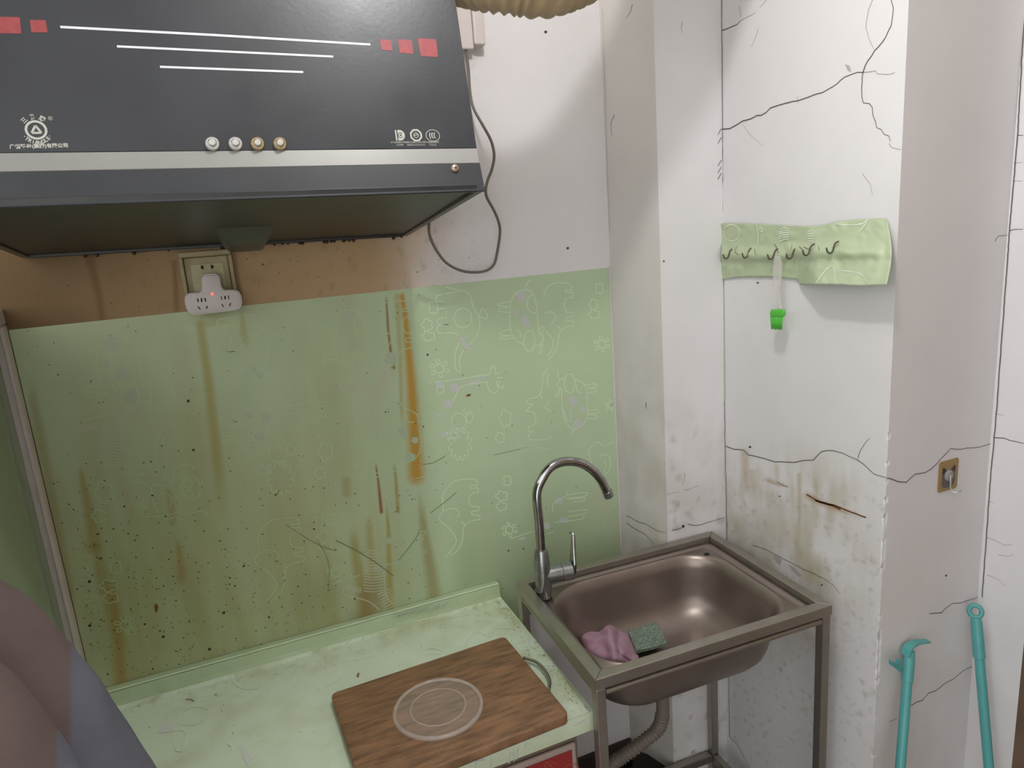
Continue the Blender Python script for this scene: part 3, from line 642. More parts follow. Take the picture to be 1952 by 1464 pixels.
for k in range(13):
    t = k/12; x = 1020+t*330; y = 700-t*60; zst.append(([onT(q) for q in smoothpath(zZ([(x,y-30),(x+25,y-60),(x+48,y-80)]),3)], .003))
ribbons('print', zst, (0,0,1), m_print_g, cnt, .003, .0022)
onFr = lambda q: aty(q, YF)
fp = [[(906,1464),(908,1450),(925,1448)], [(935,1462),(937,1446)], [(970,1455),(972,1436),(978,1433),(980,1450)], [(985,1447),(987,1425)], [(1000,1425),(1003,1416)], [(1100,1380),(1115,1372)]]
ribbons('print', [[onFr(q) for q in l] for l in fp], (0,-1,0), m_print_g, cnt, .003, .0008)
V = []; Fc = []
for k in range(330):
    if k < 150: x = XR-abs(random.gauss(0,.02))-.002; y = random.uniform(YF+.01,-.03)
    elif k < 260: x = random.uniform(-.5,XR-.01); y = -.032-abs(random.gauss(0,.05))
    else: x = random.uniform(-.5,XR-.01); y = random.uniform(YF+.01,-.04)
    r = random.uniform(.0005,.0015); b = len(V)
    for j in range(6): V.append((x+r*math.cos(j*1.047), y+r*.8*math.sin(j*1.047), ZT+.0017))
    Fc.append(tuple(range(b,b+6)))
tag(mesh('dirt_specks', V, Fc, m_speck, cnt), kind='stuff')
bm = bmesh.new(); box(bm, (XL+.06, -.478, ZF), (XR-.030, -.012, ZT-.041), .002)
bmo('cabinet_body', bm, m_cab, cnt)
dr = bpy.data.objects
bm = bmesh.new(); box(bm, (-.10,-.486,ZF+.06), (.292,-.4785,.737), .003); door = bmo('door', bm, m_cabtrim, cnt)
bm = bmesh.new(); box(bm, (-.088,-.4885,ZF+.072), (.282,-.4862,.726), .001); bmo('door_panel', bm, m_red, door)
bm = bmesh.new(); box(bm, (-.53,-.486,ZF+.06), (-.108,-.4785,.737), .003); door2 = bmo('door', bm, m_cabtrim, cnt)
bm = bmesh.new(); box(bm, (-.518,-.4885,ZF+.072), (-.118,-.4862,.726), .001); bmo('door_panel', bm, m_red, door2)
fl = [[aty(q,-.4886) for q in smoothpath(l,4)] for l in ([(1038,1464),(1041,1452),(1052,1462)], [(1046,1450),(1062,1456)], [(1074,1464),(1085,1457),(1098,1458),(1103,1464)])]
ribbons('door_print', fl, (0,-1,0), mat('red_print', (170,92,86), .5), cnt, .0016, .0006)

# crumbs and a splinter lying on the counter
def crumb(q, l, w_, a, col, name, lab):
    p = atz(q, ZT+.002); bm = bmesh.new(); d = A(math.cos(a), math.sin(a), 0)*l
    tube(bm, smoothpath([p-d, p+A(0,0,.0008)+A(-d[1],d[0],0)*.15, p+d], 4), [w_*.3]+[w_]*7+[w_*.3], 6)
    tag(bmo(name, bm, col, None, True), lab, 'crumb')
crumb((683,1287), .006, .0022, 1.2, m_crumb, 'food_crumb', 'small orange brown food crumb on the counter behind the wooden board')
crumb((362,1335), .012, .0008, -.75, mat('splinter', (120,72,52), .7), 'straw_bit', 'short thin reddish brown straw bit on the green counter left of the board')
crumb((315,1318), .007, .0009, .15, mat('stem_bit', (70,66,40), .7), 'straw_bit', 'tiny curved dark stem bit at the foot of the counter upstand')

# ---------------------------------------------------------------- cutting board + plastic lid
ZBT = .822
cs = [(630,1322),(962,1212),(1073,1366)]
b0, b1, b2 = [atz(q, ZBT) for q in cs]
ux = (b1-b0); W_ = np.linalg.norm(ux); ux /= W_; uy = A(ux[1], -ux[0], 0); D_ = (b2-b1)@uy
board = empty('cutting_board', (b0+ux*W_/2+uy*D_/2)*A(1,1,0)+A(0,0,ZT+.001), 'worn brown wooden cutting board lying on the green counter', 'cutting board')
pl = []
rc = .012
for cx_, cy_, a0 in ((rc,rc,180),(W_-rc,rc,270),(W_-rc,D_-rc,0),(rc,D_-rc,90)):
    for k in range(6):
        a = math.radians(a0+k*18); pl.append(b0*A(1,1,0)+ux*(cx_+rc*math.cos(a))+uy*(cy_+rc*math.sin(a))+A(0,0,ZT+.0018))
bm = bmesh.new(); prism(bm, pl, (0,0,ZBT-ZT-.0018), .0022, 3); bmo('board_body', bm, m_wood, board, auto=40)
hc = [atz(q, ZT+.012) for q in ((998,1254),(1022,1262),(1040,1280),(1048,1300),(1045,1314))]
bm = bmesh.new(); tube(bm, smoothpath(hc, 6), .0032, 10); tag(bmo('handle', bm, m_steel, board, True), 'bent metal carrying handle')
pc = atz((835,1346), ZBT+.006)
lid = empty('plastic_lid', (pc[0],pc[1],ZBT+.0003), 'round clear plastic lid lying on the wooden cutting board', 'lid')
R_ = .086
bm = bmesh.new(); lathe(bm, [(0,.0035),(.05,.0035),(.052,.0052),(.054,.0042),(.077,.0038),(.079,.0028),(.077,.0020),(.05,.0020),(0,.0020)], (pc[0],pc[1],ZBT), 64); bmo('disc', bm, m_plate, lid, True)
bm = bmesh.new(); lathe(bm, [(.0785,.0035),(.080,.0068),(.084,.0072),(R_,.005),(R_+.0006,.0008),(.0845,.0008),(.084,.0045),(.081,.0045),(.0795,.0018),(.0785,.0035)], (pc[0],pc[1],ZBT), 72); tag(bmo('rim', bm, m_rim, lid, True), 'raised clear outer rim')
bm = bmesh.new(); lathe(bm, [(.0505,.0050),(.0515,.0060),(.0530,.0060),(.0540,.0050)], (pc[0],pc[1],ZBT), 64); bmo('ring', bm, m_rim, lid, True)

# ---------------------------------------------------------------- sink on its steel frame
SZ = .90; TB = .023
BL = A(.329,-.137,0); ang = -.0415
su = A(math.cos(ang), math.sin(ang), 0); sv = A(math.sin(ang), -math.cos(ang), 0); SW, SD = .546, .404
def S(u, v, z): return BL+su*u+sv*v+A(0,0,z)
sink = empty('sink_stand', S(SW/2,SD/2,0)+A(0,0,ZF), 'stainless steel sink basin set in a square tube stand beside the counter', 'sink')
def bar(name, u0, u1, v0, v1, z0, z1, m=m_steel, bev=.002):
    bm = bmesh.new(); prism(bm, [S(u0,v0,z0),S(u1,v0,z0),S(u1,v1,z0),S(u0,v1,z0)], (0,0,z1-z0), bev, 2); return bmo(name, bm, m, sink)
def mitre(name, pts):
    bm = bmesh.new(); prism(bm, [S(u,v,SZ-TB) for u, v in pts], (0,0,TB), .0016, 2); return bmo(name, bm, m_steel, sink)
g_ = .0004
mitre('rail', [(0,0),(SW,0),(SW-TB,TB-g_),(TB,TB-g_)]); mitre('rail', [(0,SD),(TB,SD-TB+g_),(SW-TB,SD-TB+g_),(SW,SD)])
mitre('rail', [(0,g_),(TB-g_,TB),(TB-g_,SD-TB),(0,SD-g_)]); mitre('rail', [(SW,g_),(SW,SD-g_),(SW-TB+g_,SD-TB),(SW-TB+g_,TB)])
for u, v in ((.0015,.001),(SW-TB+.001,.001),(SW-TB+.001,SD-TB),(.0015,SD-TB)):
    bar('leg', u, u+TB-.003, v, v+TB-.002, ZF, SZ-TB-.0006)
for k in range(2):
    z = .245
for nm, a in (('shelf_rail',(TB,SW-TB,.002,TB-.002)),('shelf_rail',(TB,SW-TB,SD-TB+.002,SD-.002)),('shelf_rail',(.003,TB-.002,TB,SD-TB)),('shelf_rail',(SW-TB+.002,SW-.003,TB,SD-TB))):
    bar(nm, *a, .222, .246)
# thin support rods under the top rails
for a, b in ((S(TB,SD-.009,SZ-TB-.013),S(SW-TB,SD-.009,SZ-TB-.013)), (S(.009,TB,SZ-TB-.013),S(.009,SD-TB,SZ-TB-.013)), (S(SW-.009,TB,SZ-TB-.013),S(SW-.009,SD-TB,SZ-TB-.013))):
    bm = bmesh.new(); tube(bm, [a, b], .0062, 12); bmo('support_rod', bm, m_steel, sink, auto=40)
# basin: flange, rounded opening, bowl
u0, u1, v0, v1 = .036, .490, .050, .3745
FZ = SZ-.0145
def rr(u0, u1, v0, v1, r, z, n=10, nl=8):
    out = []
    rb = r*1.27 if r > .05 else r
    for cu, cv, a0, r in ((u1-r,v0+r,-90,r),(u1-r,v1-r,0,r),(u0+r,v1-r,90,r),(u0+rb,v0+rb,180,rb)):
        for k in range(n+1):
            a = math.radians(a0+90*k/n); out.append(S(cu+r*math.cos(a), cv+r*math.sin(a), z))
    return out
loops = []
r0 = .095
loops.append(rr(TB+.001, SW-TB-.001, TB+.001, SD-TB-.001, .012, FZ-.003))
loops.append(rr(TB+.003, SW-TB-.003, TB+.003, SD-TB-.003, .012, FZ))
loops.append(rr(.034, SW-.034, .034, SD-TB-.0035, .022, FZ))
loops.append(rr(.036, SW-.036, .036, SD-TB-.0038, .022, FZ-.003))
loops.append(rr(.0345, SW-.046, .041, SD-TB-.004, .028, FZ-.003))
loops.append(rr(u0-.0015, u1+.010, v0-.006, v1+.001, r0, FZ-.0025))
loops.append(rr(u0-.001, u1+.004, v0-.002, v1+.0005, r0, FZ-.001))
loops.append(rr(u0, u1, v0, v1, r0-.002, FZ-.0035))
H_ = .155
for t, ins in ((.06,.006),(.2,.010),(.4,.014),(.6,.019),(.74,.026),(.84,.038),(.91,.052),(.96,.068),(.99,.088),(1.0,.115)):
    loops.append(rr(u0+ins, u1-ins, v0+ins, v1-ins, max(.02, r0-.004-ins*.25), FZ-H_*t))
V = [p for l in loops for p in l]; K = len(loops[0]); Fc = []
for i in range(len(loops)-1):
    for k in range(K): Fc.append((i*K+k, i*K+(k+1)%K, (i+1)*K+(k+1)%K, (i+1)*K+k))
cen = S((u0+u1)/2, (v0+v1)/2, FZ-H_-.003); V.append(cen); b = (len(loops)-1)*K
for k in range(K): Fc.append((b+k, b+(k+1)%K, len(V)-1))
bas = mesh('basin', V, Fc, m_basin, sink, True)
sd_ = bas.modifiers.new('thick', 'SOLIDIFY'); sd_.thickness = .0012; sd_.offset = 1 
bm = bmesh.new(); box_pts = [S(.452,.029,FZ+.0006),S(.470,.029,FZ+.0006),S(.470,.035,FZ+.0006),S(.452,.035,FZ+.0006)]
hq = atz((1347,1056), FZ); 
bm = bmesh.new(); prism(bm, [hq+su*a+sv*b+A(0,0,-.0005) for a, b in ((-.006,-.004),(.006,-.004),(.006,.005),(-.006,.005))], (0,0,.0012)); tag(bmo('overflow_hole', bm, m_black, sink), 'small square dark hole in the flange')
dc = atz((1405,1192), FZ-H_+.004)
dcl = S((u0+u1)/2+.13, (v0+v1)/2+.055, FZ-H_+.001)
bm = bmesh.new(); lathe(bm, [(0,.004),(.012,.004),(.03,.003),(.036,.004),(.04,.001),(.036,-.002)], dcl, 28); bmo('strainer', bm, m_dull, sink, True)
bm = bmesh.new()
qs = atz((1397,1190), FZ-H_+.003)
for k in range(16):
    a = random.uniform(0,6.28); r = random.uniform(.001,.012); p = qs+A(0,0,-.003)+A(r*math.cos(a), r*math.sin(a), .005)
    bmesh.ops.create_icosphere(bm, subdivisions=1, radius=random.uniform(.0015,.0028), matrix=Matrix.Translation([float(x) for x in p]))
tag(bmo('food_scraps', bm, m_speck), 'dark wet food scraps on the sink strainer by the front rail', 'food scraps', kind='stuff')
# drain hose
dh = [(1262,1345),(1263,1362),(1255,1385),(1228,1412),(1195,1437),(1165,1456)]
P0 = S(.26,.21,FZ-H_-.001)
path = smoothpath([P0+A(0,0,-.001), P0+A(0,0,-.05)]+[aty(q, -.33) for q in ((1256,1388),(1228,1414),(1195,1438),(1165,1458))]+[A(.30,-.33,.19)], 22)
hp0 = aty((1263,1350), -.345)
path = smoothpath([hp0+A(0,0,.035), hp0+A(0,0,-.01), aty((1255,1388),-.34), aty((1226,1414),-.335), aty((1190,1440),-.33), aty((1168,1458),-.33), aty((1168,1458),-.33)+A(-.022,0,-.055)], 16)
rad = [.0150 if i < 18 else (.0150+.0022*math.sin(i*2.1)) for i in range(len(path))]
bm = bmesh.new(); tube(bm, path, rad, 16); bmo('drain_hose', bm, m_drain, sink, True)
# boxes below
q0 = atz((1218,1432), .212)
bm = bmesh.new(); box(bm, (q0[0]-.20,q0[1]-.19,.1405), (q0[0]+.03,q0[1]-.02,.222)); 
bm.free()
bm = bmesh.new(); c0 = A(q0[0],q0[1],.1405); e1 = A(.62,-.78,0); e2 = A(-.78,-.62,0)
prism(bm, [c0, c0+e1*.16, c0+e1*.16+e2*.13, c0+e2*.13], (0,0,.0715), .002); tag(bmo('storage_box', bm, m_dark), 'dark brown box standing on the floor under the sink', 'box')
p = aty((1322,1441), -.155); bm = bmesh.new(); p[2] = .249
prism(bm, [p+A(-.008,0,-.0025), p+A(.009,.001,-.0025), p+A(.004,.004,-.0025)], (0,-.002,.011), .0008); tag(bmo('paper_scrap', bm, m_white), 'crumpled white paper scrap on the lower rear rail of the sink stand', 'scrap')

# ---------------------------------------------------------------- faucet
YP = -.213
fb = atz((1033,1132), FZ); fb = A(fb[0]+.004, YP, 0)
fau = empty('faucet', (fb[0],fb[1],FZ-.002), 'tall gooseneck chrome faucet at the rear left corner of the sink', 'faucet')
topb = aty((1037,1046), YP); bx = topb[0]
fbx = S(.0410,.073,FZ+.0012); bx = fbx[0]; YP = fbx[1]
h_ = topb[2]-fbx[2]
bm = bmesh.new(); lathe(bm, [(0,0),(.0174,0),(.0174,.003),(.0174,.004),(.0176,.0155),(.0190,.022),(.0194,.05),(.0185,.078),(.0152,h_-.004),(.0142,h_-.0005),(.0118,h_),(0,h_)], fbx, 40); bmo('body', bm, m_dull, fau, auto=50)
bm = bmesh.new(); lathe(bm, [(.0150,-.001),(.0178,-.001),(.0178,.0008),(.0150,.0008)], fbx, 40); bmo('gasket', bm, m_seam, fau)
pts = [(bx,h) for h in ()] 
px_ = [(1038,1050),(1035,1000),(1032,960),(1031,935),(1035,910),(1048,892),(1066,882),(1088,879.5),(1110,884),(1130,897),(1145,914),(1154,931),(1158.5,940)]
zst_ = aty((1031,938), YP)[2]; path = smoothpath([A(bx,YP,topb[2]-.004),A(bx,YP,topb[2]+.03),A(bx,YP,topb[2]+.07),A(bx,YP,zst_)]+[aty(q, YP) for q in px_[4:]], 8)
bm = bmesh.new(); tube(bm, path, .0104, 20); bmo('spout', bm, m_chrome, fau, True)
e0, e1_ = path[-6], path[-1]; d = (e1_-e0)/np.linalg.norm(e1_-e0)
bm = bmesh.new(); tube(bm, [e1_-d*.006, e1_-d*.0055, e1_+d*.009, e1_+d*.010], [.0104,.0118,.0118,.0105], 24); bmo('aerator', bm, m_dull, fau, auto=40)
hA = aty((1046,1093), YP); hz = hA[2]
dirh = A(.985,-.17,0)
st = A(bx+.008, YP, hz-.002)
bm = bmesh.new(); tube(bm, [st, st+dirh*.036], .0200, 28); bmo('side_arm', bm, m_dull, fau, auto=40)
bm = bmesh.new(); tube(bm, [st+dirh*.0364, st+dirh*.037, st+dirh*.060, st+dirh*.0605], [.0196,.0208,.0208,.0196], 28); hd = bmo('cartridge_cap', bm, m_dull, fau, auto=40)
bm = bmesh.new(); q0_ = st+dirh*.0606; side = A(dirh[1],-dirh[0],0)
lp = [(-.018,0),(-.017,.02),(-.011,.05),(-.007,.085),(0,.093),(.007,.085),(.011,.05),(.017,.02),(.018,0),(.012,-.014),(0,-.0185),(-.012,-.014)]
prism(bm, [q0_+side*a+A(0,0,b)+dirh*(.0 + .06*max(b,0)) for a, b in lp], dirh*.0065, .0018, 2); bmo('lever', bm, m_chrome, fau, auto=40)

# ---------------------------------------------------------------- towel, pad in the basin
ZB_ = FZ-H_+.001
def inb(p, m_=.03):
    m_ = .014+float(np.interp((FZ-p[2])/H_, [.0,.2,.4,.6,.74,.84,.91,.96,.99,1.0], [0,.010,.014,.019,.026,.038,.052,.068,.088,.115]))
    r = p-BL; u = r@su; v = r@sv; u = min(max(u, u0+m_), u1-m_); v = min(max(v, v0+m_), v1-m_)
    cr = .098; a = max(u0+m_+cr-u, 0) or -max(u-(u1-m_-cr), 0); b = max(v0+m_+cr-v, 0) or -max(v-(v1-m_-cr), 0); h = math.hypot(a, b)
    if a and b and h > cr: u += a*(1-cr/h); v += b*(1-cr/h)
    return BL*A(1,1,0)+su*u+sv*v+A(0,0,p[2])
def blobcloth(name, outline, zf, m, cen, n=34, th=.004, label=None, cat=None):
    out = smoothpath(outline+[outline[0]], 5)[:-1]; K = len(out); V = []; Fc = []
    for i in range(n+1):
        t = i/n
        for k, q in enumerate(out):
            px2 = (cen[0]+(q[0]-cen[0])*t, cen[1]+(q[1]-cen[1])*t); V.append((px2, t, k/K))
    P = [zf(*v) for v in V]
    for i in range(n):
        for k in range(K): Fc.append((i*K+k, i*K+(k+1)%K, (i+1)*K+(k+1)%K, (i+1)*K+k))
    o = mesh(name, P, Fc, m, None, True); s_ = o.modifiers.new('thick','SOLIDIFY'); s_.thickness = th; s_.offset = 0
    return tag(o, label, cat)
def towelz(q, t, a):
    base = atz(q, .762); x, y = q
    ridge = .020*math.exp(-(((x-1160)-(y-1185)*.20)/13)**2) + .012*math.exp(-(((x-1128)+(y-1185)*.25)/16)**2) - .010*math.exp(-(((x-1176)-(y-1190)*.06)/6)**2)
    rip = .0035*math.sin(x*.14+y*.08)+.002*math.sin(x*.05-y*.2)
    top = .022*(1-t**3)
    z = .754 + (top+ridge*(1-.5*t**4)+rip)*(1-t**6) - .008*t**6
    return inb(atz(q, z), .034)
towel_out = [(1086,1208),(1102,1198),(1125,1193),(1142,1187),(1158,1182),(1176,1186),(1192,1197),(1203,1213),(1210,1232),(1217,1256),(1206,1262),(1197,1248),(1190,1244),(1182,1240),(1178,1246),(1190,1256),(1202,1266),(1180,1272),(1150,1268),(1125,1252),(1102,1230)]
blobcloth('dish_towel', towel_out, towelz, m_rag, (1150,1225), label='crumpled mauve pink terry dish towel lying in the front left of the sink', cat='towel')
V = []; Fc = []
pq = [(1193,1196),(1253,1187),(1272,1229),(1214,1243)]
for j in range(13):
    for i in range(17):
        s_, t_ = i/16, j/12
        q = [(1-s_)*(1-t_)*pq[0][k]+s_*(1-t_)*pq[1][k]+s_*t_*pq[2][k]+(1-s_)*t_*pq[3][k] for k in (0,1)]
        q[1] += 3*math.sin(math.pi*s_)*(1-t_)
        q[0] += random.uniform(-.5,.5); q[1] += random.uniform(-.5,.5)
        V.append(inb(atz(q, .754+.006*s_*s_+.004*(1-s_)**2+random.uniform(-.0004,.0004))))
for j in range(12):
    for i in range(16): b = j*17+i; Fc.append((b,b+1,b+18,b+17))
pad = mesh('scouring_pad', V, Fc, m_pad, None, False); md = pad.modifiers.new('thick','SOLIDIFY'); md.thickness = .007; md.offset = 0
tag(pad, 'grey green scouring pad lying in the sink beside the mauve towel', 'scouring pad')
bm = bmesh.new(); P4 = [atz(q, .738) for q in ((1176,1238),(1196,1234),(1216,1256),(1192,1262))]
prism(bm, [inb(p, .06) for p in P4], (0,0,.004), .001); tag(bmo('black_tray', bm, m_dark), 'small black flat piece half hidden under the mauve towel in the sink', 'tray')

# ---------------------------------------------------------------- range hood
HX0, HX1 = -.520, .193
prof = [(-.497,1.760),(-.484,1.802),(-.476,1.8245),(-.4365,2.043),(-.4350,2.0515)]   # front face, from the lower edge up
hood = empty('range_hood', ((HX0+HX1)/2,-.25,1.71), 'dark grey slanted glass range hood with silver stripe above the counter', 'range hood')
def hquad(name, i, m, x0=HX0, x1=HX1, th=.004, bev=.0006):
    (ya,za),(yb,zb) = prof[i], prof[i+1]; d = A(0,yb-ya,zb-za); d /= np.linalg.norm(d); n = A(0,-d[2],d[1])
    bm = bmesh.new(); prism(bm, [(x0,ya,za),(x1,ya,za),(x1,yb,zb),(x0,yb,zb)], -n*th*1.0, bev, 1); return bmo(name, bm, m, hood), n
band, _ = hquad('front_band', 0, m_hoodband)
stripe, nS = hquad('silver_stripe', 1, m_stripe)
(y1_,z1_),(y2_,z2_) = prof[2], prof[4]; dP = A(0,y2_-y1_,z2_-z1_); dP /= np.linalg.norm(dP); nP = A(0,-dP[2],dP[1])
bm = bmesh.new(); prism(bm, [(HX0,y1_,z1_),(HX1,y1_,z1_),(HX1,y2_,z2_),(HX0,y2_,z2_)], -nP*.005, .0008, 1); panel = bmo('glass_panel', bm, m_hood, hood)
# casing behind the panel
prC = [(-.486,1.764),(-.470,1.8245),(-.418,2.104),(-.36,2.135),(-.004,2.135),(-.004,1.706),(-.03,1.706)]
bm = bmesh.new(); prism(bm, [(HX0+.0005,y,z) for y, z in [(-.486,1.764),(-.470,1.8245),(-.444,1.975),(-.004,1.985),(-.004,1.80),(-.44,1.80)]], (HX1-HX0-.001,0,0), .001, 1); bmo('casing', bm, m_hoodin, hood)
# underside tray: slopes down to the wall, thin lips left, right and back
SHEARED = []
def usurf(x0, x1, ya, za, yb, zb, name, m, th=.004):
    bm = bmesh.new(); prism(bm, [(x0,ya,za),(x1,ya,za),(x1,yb,zb),(x0,yb,zb)], (0,0,th), .0005, 1); return bmo(name, bm, m, hood)
ZU0, ZU1 = 1.760, 1.7025
usurf(HX0+.013, HX1-.013, -.488, ZU0+.004, -.012, ZU1+.004, 'grease_tray', m_hoodin)
def lip(x0, x1, name='side_lip'):
    bm = bmesh.new(); prism(bm, [(x0,-.494,ZU0),(x0,-.004,ZU1),(x0,-.004,1.80),(x0,-.44,1.80),(x0,-.482,1.80)], (x1-x0,0,0), .0006, 1); return bmo(name, bm, mat('hood_lip', (98,92,84), .4, metal=.4), hood)
lip(HX0,HX0+.012); lip(HX1-.012,HX1)
bm = bmesh.new(); box(bm, (HX0+.012,-.012,ZU1-.001), (HX1-.012,-.003,ZU1+.03), .001); bmo('rear_lip', bm, m_hoodin, hood)
bm = bmesh.new(); box(bm, (HX0+.012,-.496,ZU0-.0012), (HX1-.012,-.484,ZU0+.01), .001); bmo('front_lip', bm, m_hoodin, hood)
bm = bmesh.new()
for k in range(26):
    x = random.choice([random.uniform(-.08,.18), random.uniform(HX0+.02,.18)]); r = random.uniform(.002,.004)
    bmesh.ops.create_icosphere(bm, subdivisions=2, radius=r, matrix=Matrix.Translation((x,-.010,ZU1-.001-r*.4)))
tag(bmo('grease_drips', bm, mat('grease_dark', (48,40,28), .2), hood, True), kind='stuff')
# oil cup / lamp cover hanging below
ct = [aty(q, -.21) for q in ((398,415),(530,417))]; cb_ = [aty(q, -.14) for q in ((506,463),(432,468))]
xa, xb = ct[0][0], ct[1][0]; xc, xd = cb_[1][0], cb_[0][0]
bm = bmesh.new()
top_ = [(xa,-.235,1.742),(xb,-.235,1.742),(xb-.012,-.055,1.712),(xa+.012,-.055,1.712)]; bot_ = [(xc,-.175,1.706),(xd,-.175,1.706),(xd-.004,-.075,1.690),(xc+.004,-.075,1.690)]
vt = [bm.verts.new([float(c) for c in p]) for p in top_]; vb = [bm.verts.new([float(c) for c in p]) for p in bot_]
bm.faces.new(vt); bm.faces.new(vb[::-1])
for i in range(4): bm.faces.new((vt[i],vb[i],vb[(i+1)%4],vt[(i+1)%4]))
bmesh.ops.bevel(bm, geom=bm.edges[:], offset=.003, segments=2, affect='EDGES')
tag(bmo('oil_cup', bm, mat('oil_cup', (78,76,68), .3, alpha=.9), hood, auto=35), 'smoky plastic oil cup')
for o in list(hood.children):
    for v_ in o.data.vertices:
        dz = (HX1-v_.co.x)*.0175; v_.co.z += dz
        if v_.co.y < -.38: v_.co.y += dz*dP[1]/dP[2]
    o.data.update()
# printed lines, squares, marks on the panel
hp = lambda q: at(q, (0,y1_,z1_), nP)
hs = lambda q: at(q, (0,prof[1][0],prof[1][1]), nS)
ribbons('print_line', [([hp((115,51.5)),hp((410,67)),hp((706,85))], .0030), ([hp((223,88.5)),hp((635,108))], .0028), ([hp((305,127.5)),hp((578,137.5))], .0028)], nP, m_hline, panel, .003, .0003)
# restored as true parallel strokes of constant height on the panel
def sq(pts): return [hp(q) for q in pts]
blobs('print_square', [sq(p) for p in ([(-30,31),(38,33),(41,64),(-26,64)], [(57,38),(87,38.5),(91,62),(60,62)], [(724,75),(745,76.5),(748,97),(727,95)], [(758,75),(785,76.5),(788,103),(762,101)], [(796,73),(831,75),(835,109),(802,107)])], nP, m_hred, panel, .0003)
def text(body, size, org, u, v, m, parent, name='lettering', sx=1.0, align='CENTER', lift=.0005, bold=0):
    cu = bpy.data.curves.new('t', 'FONT'); cu.body = body; cu.size = size; cu.align_x = align; cu.align_y = 'CENTER'; cu.offset = bold; cu.resolution_u = 3
    o = bpy.data.objects.new('t', cu); COL.objects.link(o); bpy.context.view_layer.update()
    me = bpy.data.meshes.new_from_object(o.evaluated_get(bpy.context.evaluated_depsgraph_get())); bpy.data.objects.remove(o); bpy.data.curves.remove(cu)
    u = Vector([float(x) for x in u]).normalized(); v = Vector([float(x) for x in v]).normalized(); n = u.cross(v)
    mt = Matrix(((u.x,v.x,n.x,0),(u.y,v.y,n.y,0),(u.z,v.z,n.z,0),(0,0,0,1))) @ Matrix.Diagonal((sx,1,1,1))
    me.transform(mt); T = Vector([float(x) for x in org])+n*lift; me.transform(Matrix.Translation(T)); me.materials.clear(); me.materials.append(m)
    t = bpy.data.objects.new(name, me); COL.objects.link(t); t['kind'] = 'stuff'; t.parent = parent; t.matrix_parent_inverse = parent.matrix_world.inverted(); return t
U = A(1,0,0)
c0 = hp((69,248)); mm = .001
def ring(c, r0, r1, u, v, n=36): return [([c+u*(r0+r1)/2*math.cos(t)+v*(r0+r1)/2*math.sin(t) for t in [2*math.pi*k/n for k in range(n+1)]], r1-r0)]
RL = .0118
logo = ring(c0, RL*.77, RL, U, dP)
tri = [c0+dP*RL*.56, c0-dP*RL*.36-U*RL*.53, c0-dP*RL*.36+U*RL*.53]
logo += [([c0+(a-c0)*.82, c0+(b-c0)*.82], .0025) for a, b in ((tri[0],tri[1]),(tri[1],tri[2]),(tri[2],tri[0]))]
ribbons('emblem', logo, nP, m_hlogo, panel, .002, .0004)
for k, ch in enumerate('三角牌'):
    a = math.radians(132-k*37); cc = c0+U*math.cos(a)*RL*1.32+dP*math.sin(a)*RL*1.32; tu = U*math.sin(a)-dP*math.cos(a); tv = U*math.cos(a)+dP*math.sin(a)
    text(ch, .0068, cc, tu, tv, m_hlogo, panel, bold=.0002)
text('®', .0066, c0+U*RL*1.45+dP*RL*1.15, U, dP, m_hlogo, panel)
for k, ch in enumerate('·TRIANGLE·'):
    a = math.radians(210+k*120/9*1.0); cc = c0+U*math.cos(a)*RL*1.30+dP*math.sin(a)*RL*1.30; tu = -U*math.sin(a)+dP*math.cos(a); tv = -U*math.cos(a)-dP*math.sin(a)
    text(ch, .0060, cc, tu, tv, m_hlogo, panel, bold=.0002)
text('广州轻出(集团)有限公司', .0058, hp((75,279)), U, dP, m_hlogo, panel, bold=.0002)
# three approval marks at right
cP = hp((763,258)); r = .0075
ribbons('mark', [([cP+U*-.0062+dP*.0075, cP+U*-.0062-dP*.0075], .0022)], nP, m_hlogo, panel, .002, .0004)
blobs('mark', [[cP+U*-.0035+dP*.0078]+[cP+U*(-.001+.0078*math.cos(t))+dP*.0078*math.sin(t) for t in [math.radians(80-k*16) for k in range(11)]]+[cP+U*-.0035-dP*.0078]], nP, m_hlogo, panel, .0004)
ribbons('mark', [([cP+U*(.0005+.0036*math.cos(t))+dP*.0036*math.sin(t) for t in [math.radians(40+k*28) for k in range(11)]], .0008)], nP, m_hood, panel, .001, .0007)
blobs('mark', [[cP+U*(.0005+.0013*math.cos(t))+dP*.0013*math.sin(t) for t in [k*.785 for k in range(8)]]], nP, m_hood, panel, .0007)
cQ = hp((793,258))
ribbons('mark', [([cQ+U*.0083*math.cos(t)+dP*.0083*math.sin(t) for t in [math.pi/8+k*math.pi/4 for k in range(9)]], .0026)] + ring(cQ,.0030,.0040,U,dP,16)+[([cQ-U*.003, cQ+U*.003+dP*.001], .0012)], nP, m_hlogo, panel, .002, .0004)
cR = hp((825,258.5))
oval = [([cR+U*.0105*math.cos(t)+dP*.0085*math.sin(t) for t in [2*math.pi*k/40 for k in range(41)]], .0009)]
for k in range(3):
    cx_ = -.0030+k*.0034; oval.append(([cR+U*(cx_+.0030*math.cos(t)+.001)+dP*.0046*math.sin(t) for t in [math.radians(115+j*13) for j in range(11)]], .0014))
ribbons('mark', oval, nP, m_hlogo, panel, .002, .0004)
for px0, t1, t2 in ((762,'本产品质量由中国人民','公司承保'),(793,'本公司已通过ISO9001国际','质量体系认证证书企业'),(825,'中国国家强制性','产品认证')):
    text(t1, .0029, hp((px0,271.5)), U, dP, m_hlogo, panel, sx=.95); text(t2, .0029, hp((px0,276.5)), U, dP, m_hlogo, panel, sx=.95)
for px0, t1 in ((412,'停  慢'),(456,'中 速'),(498,'· 快 速'),(538,'照 明')): text(t1, .0068, hs((px0,302)), U, nS*0+A(0,.3,1), m_flabel, stripe)
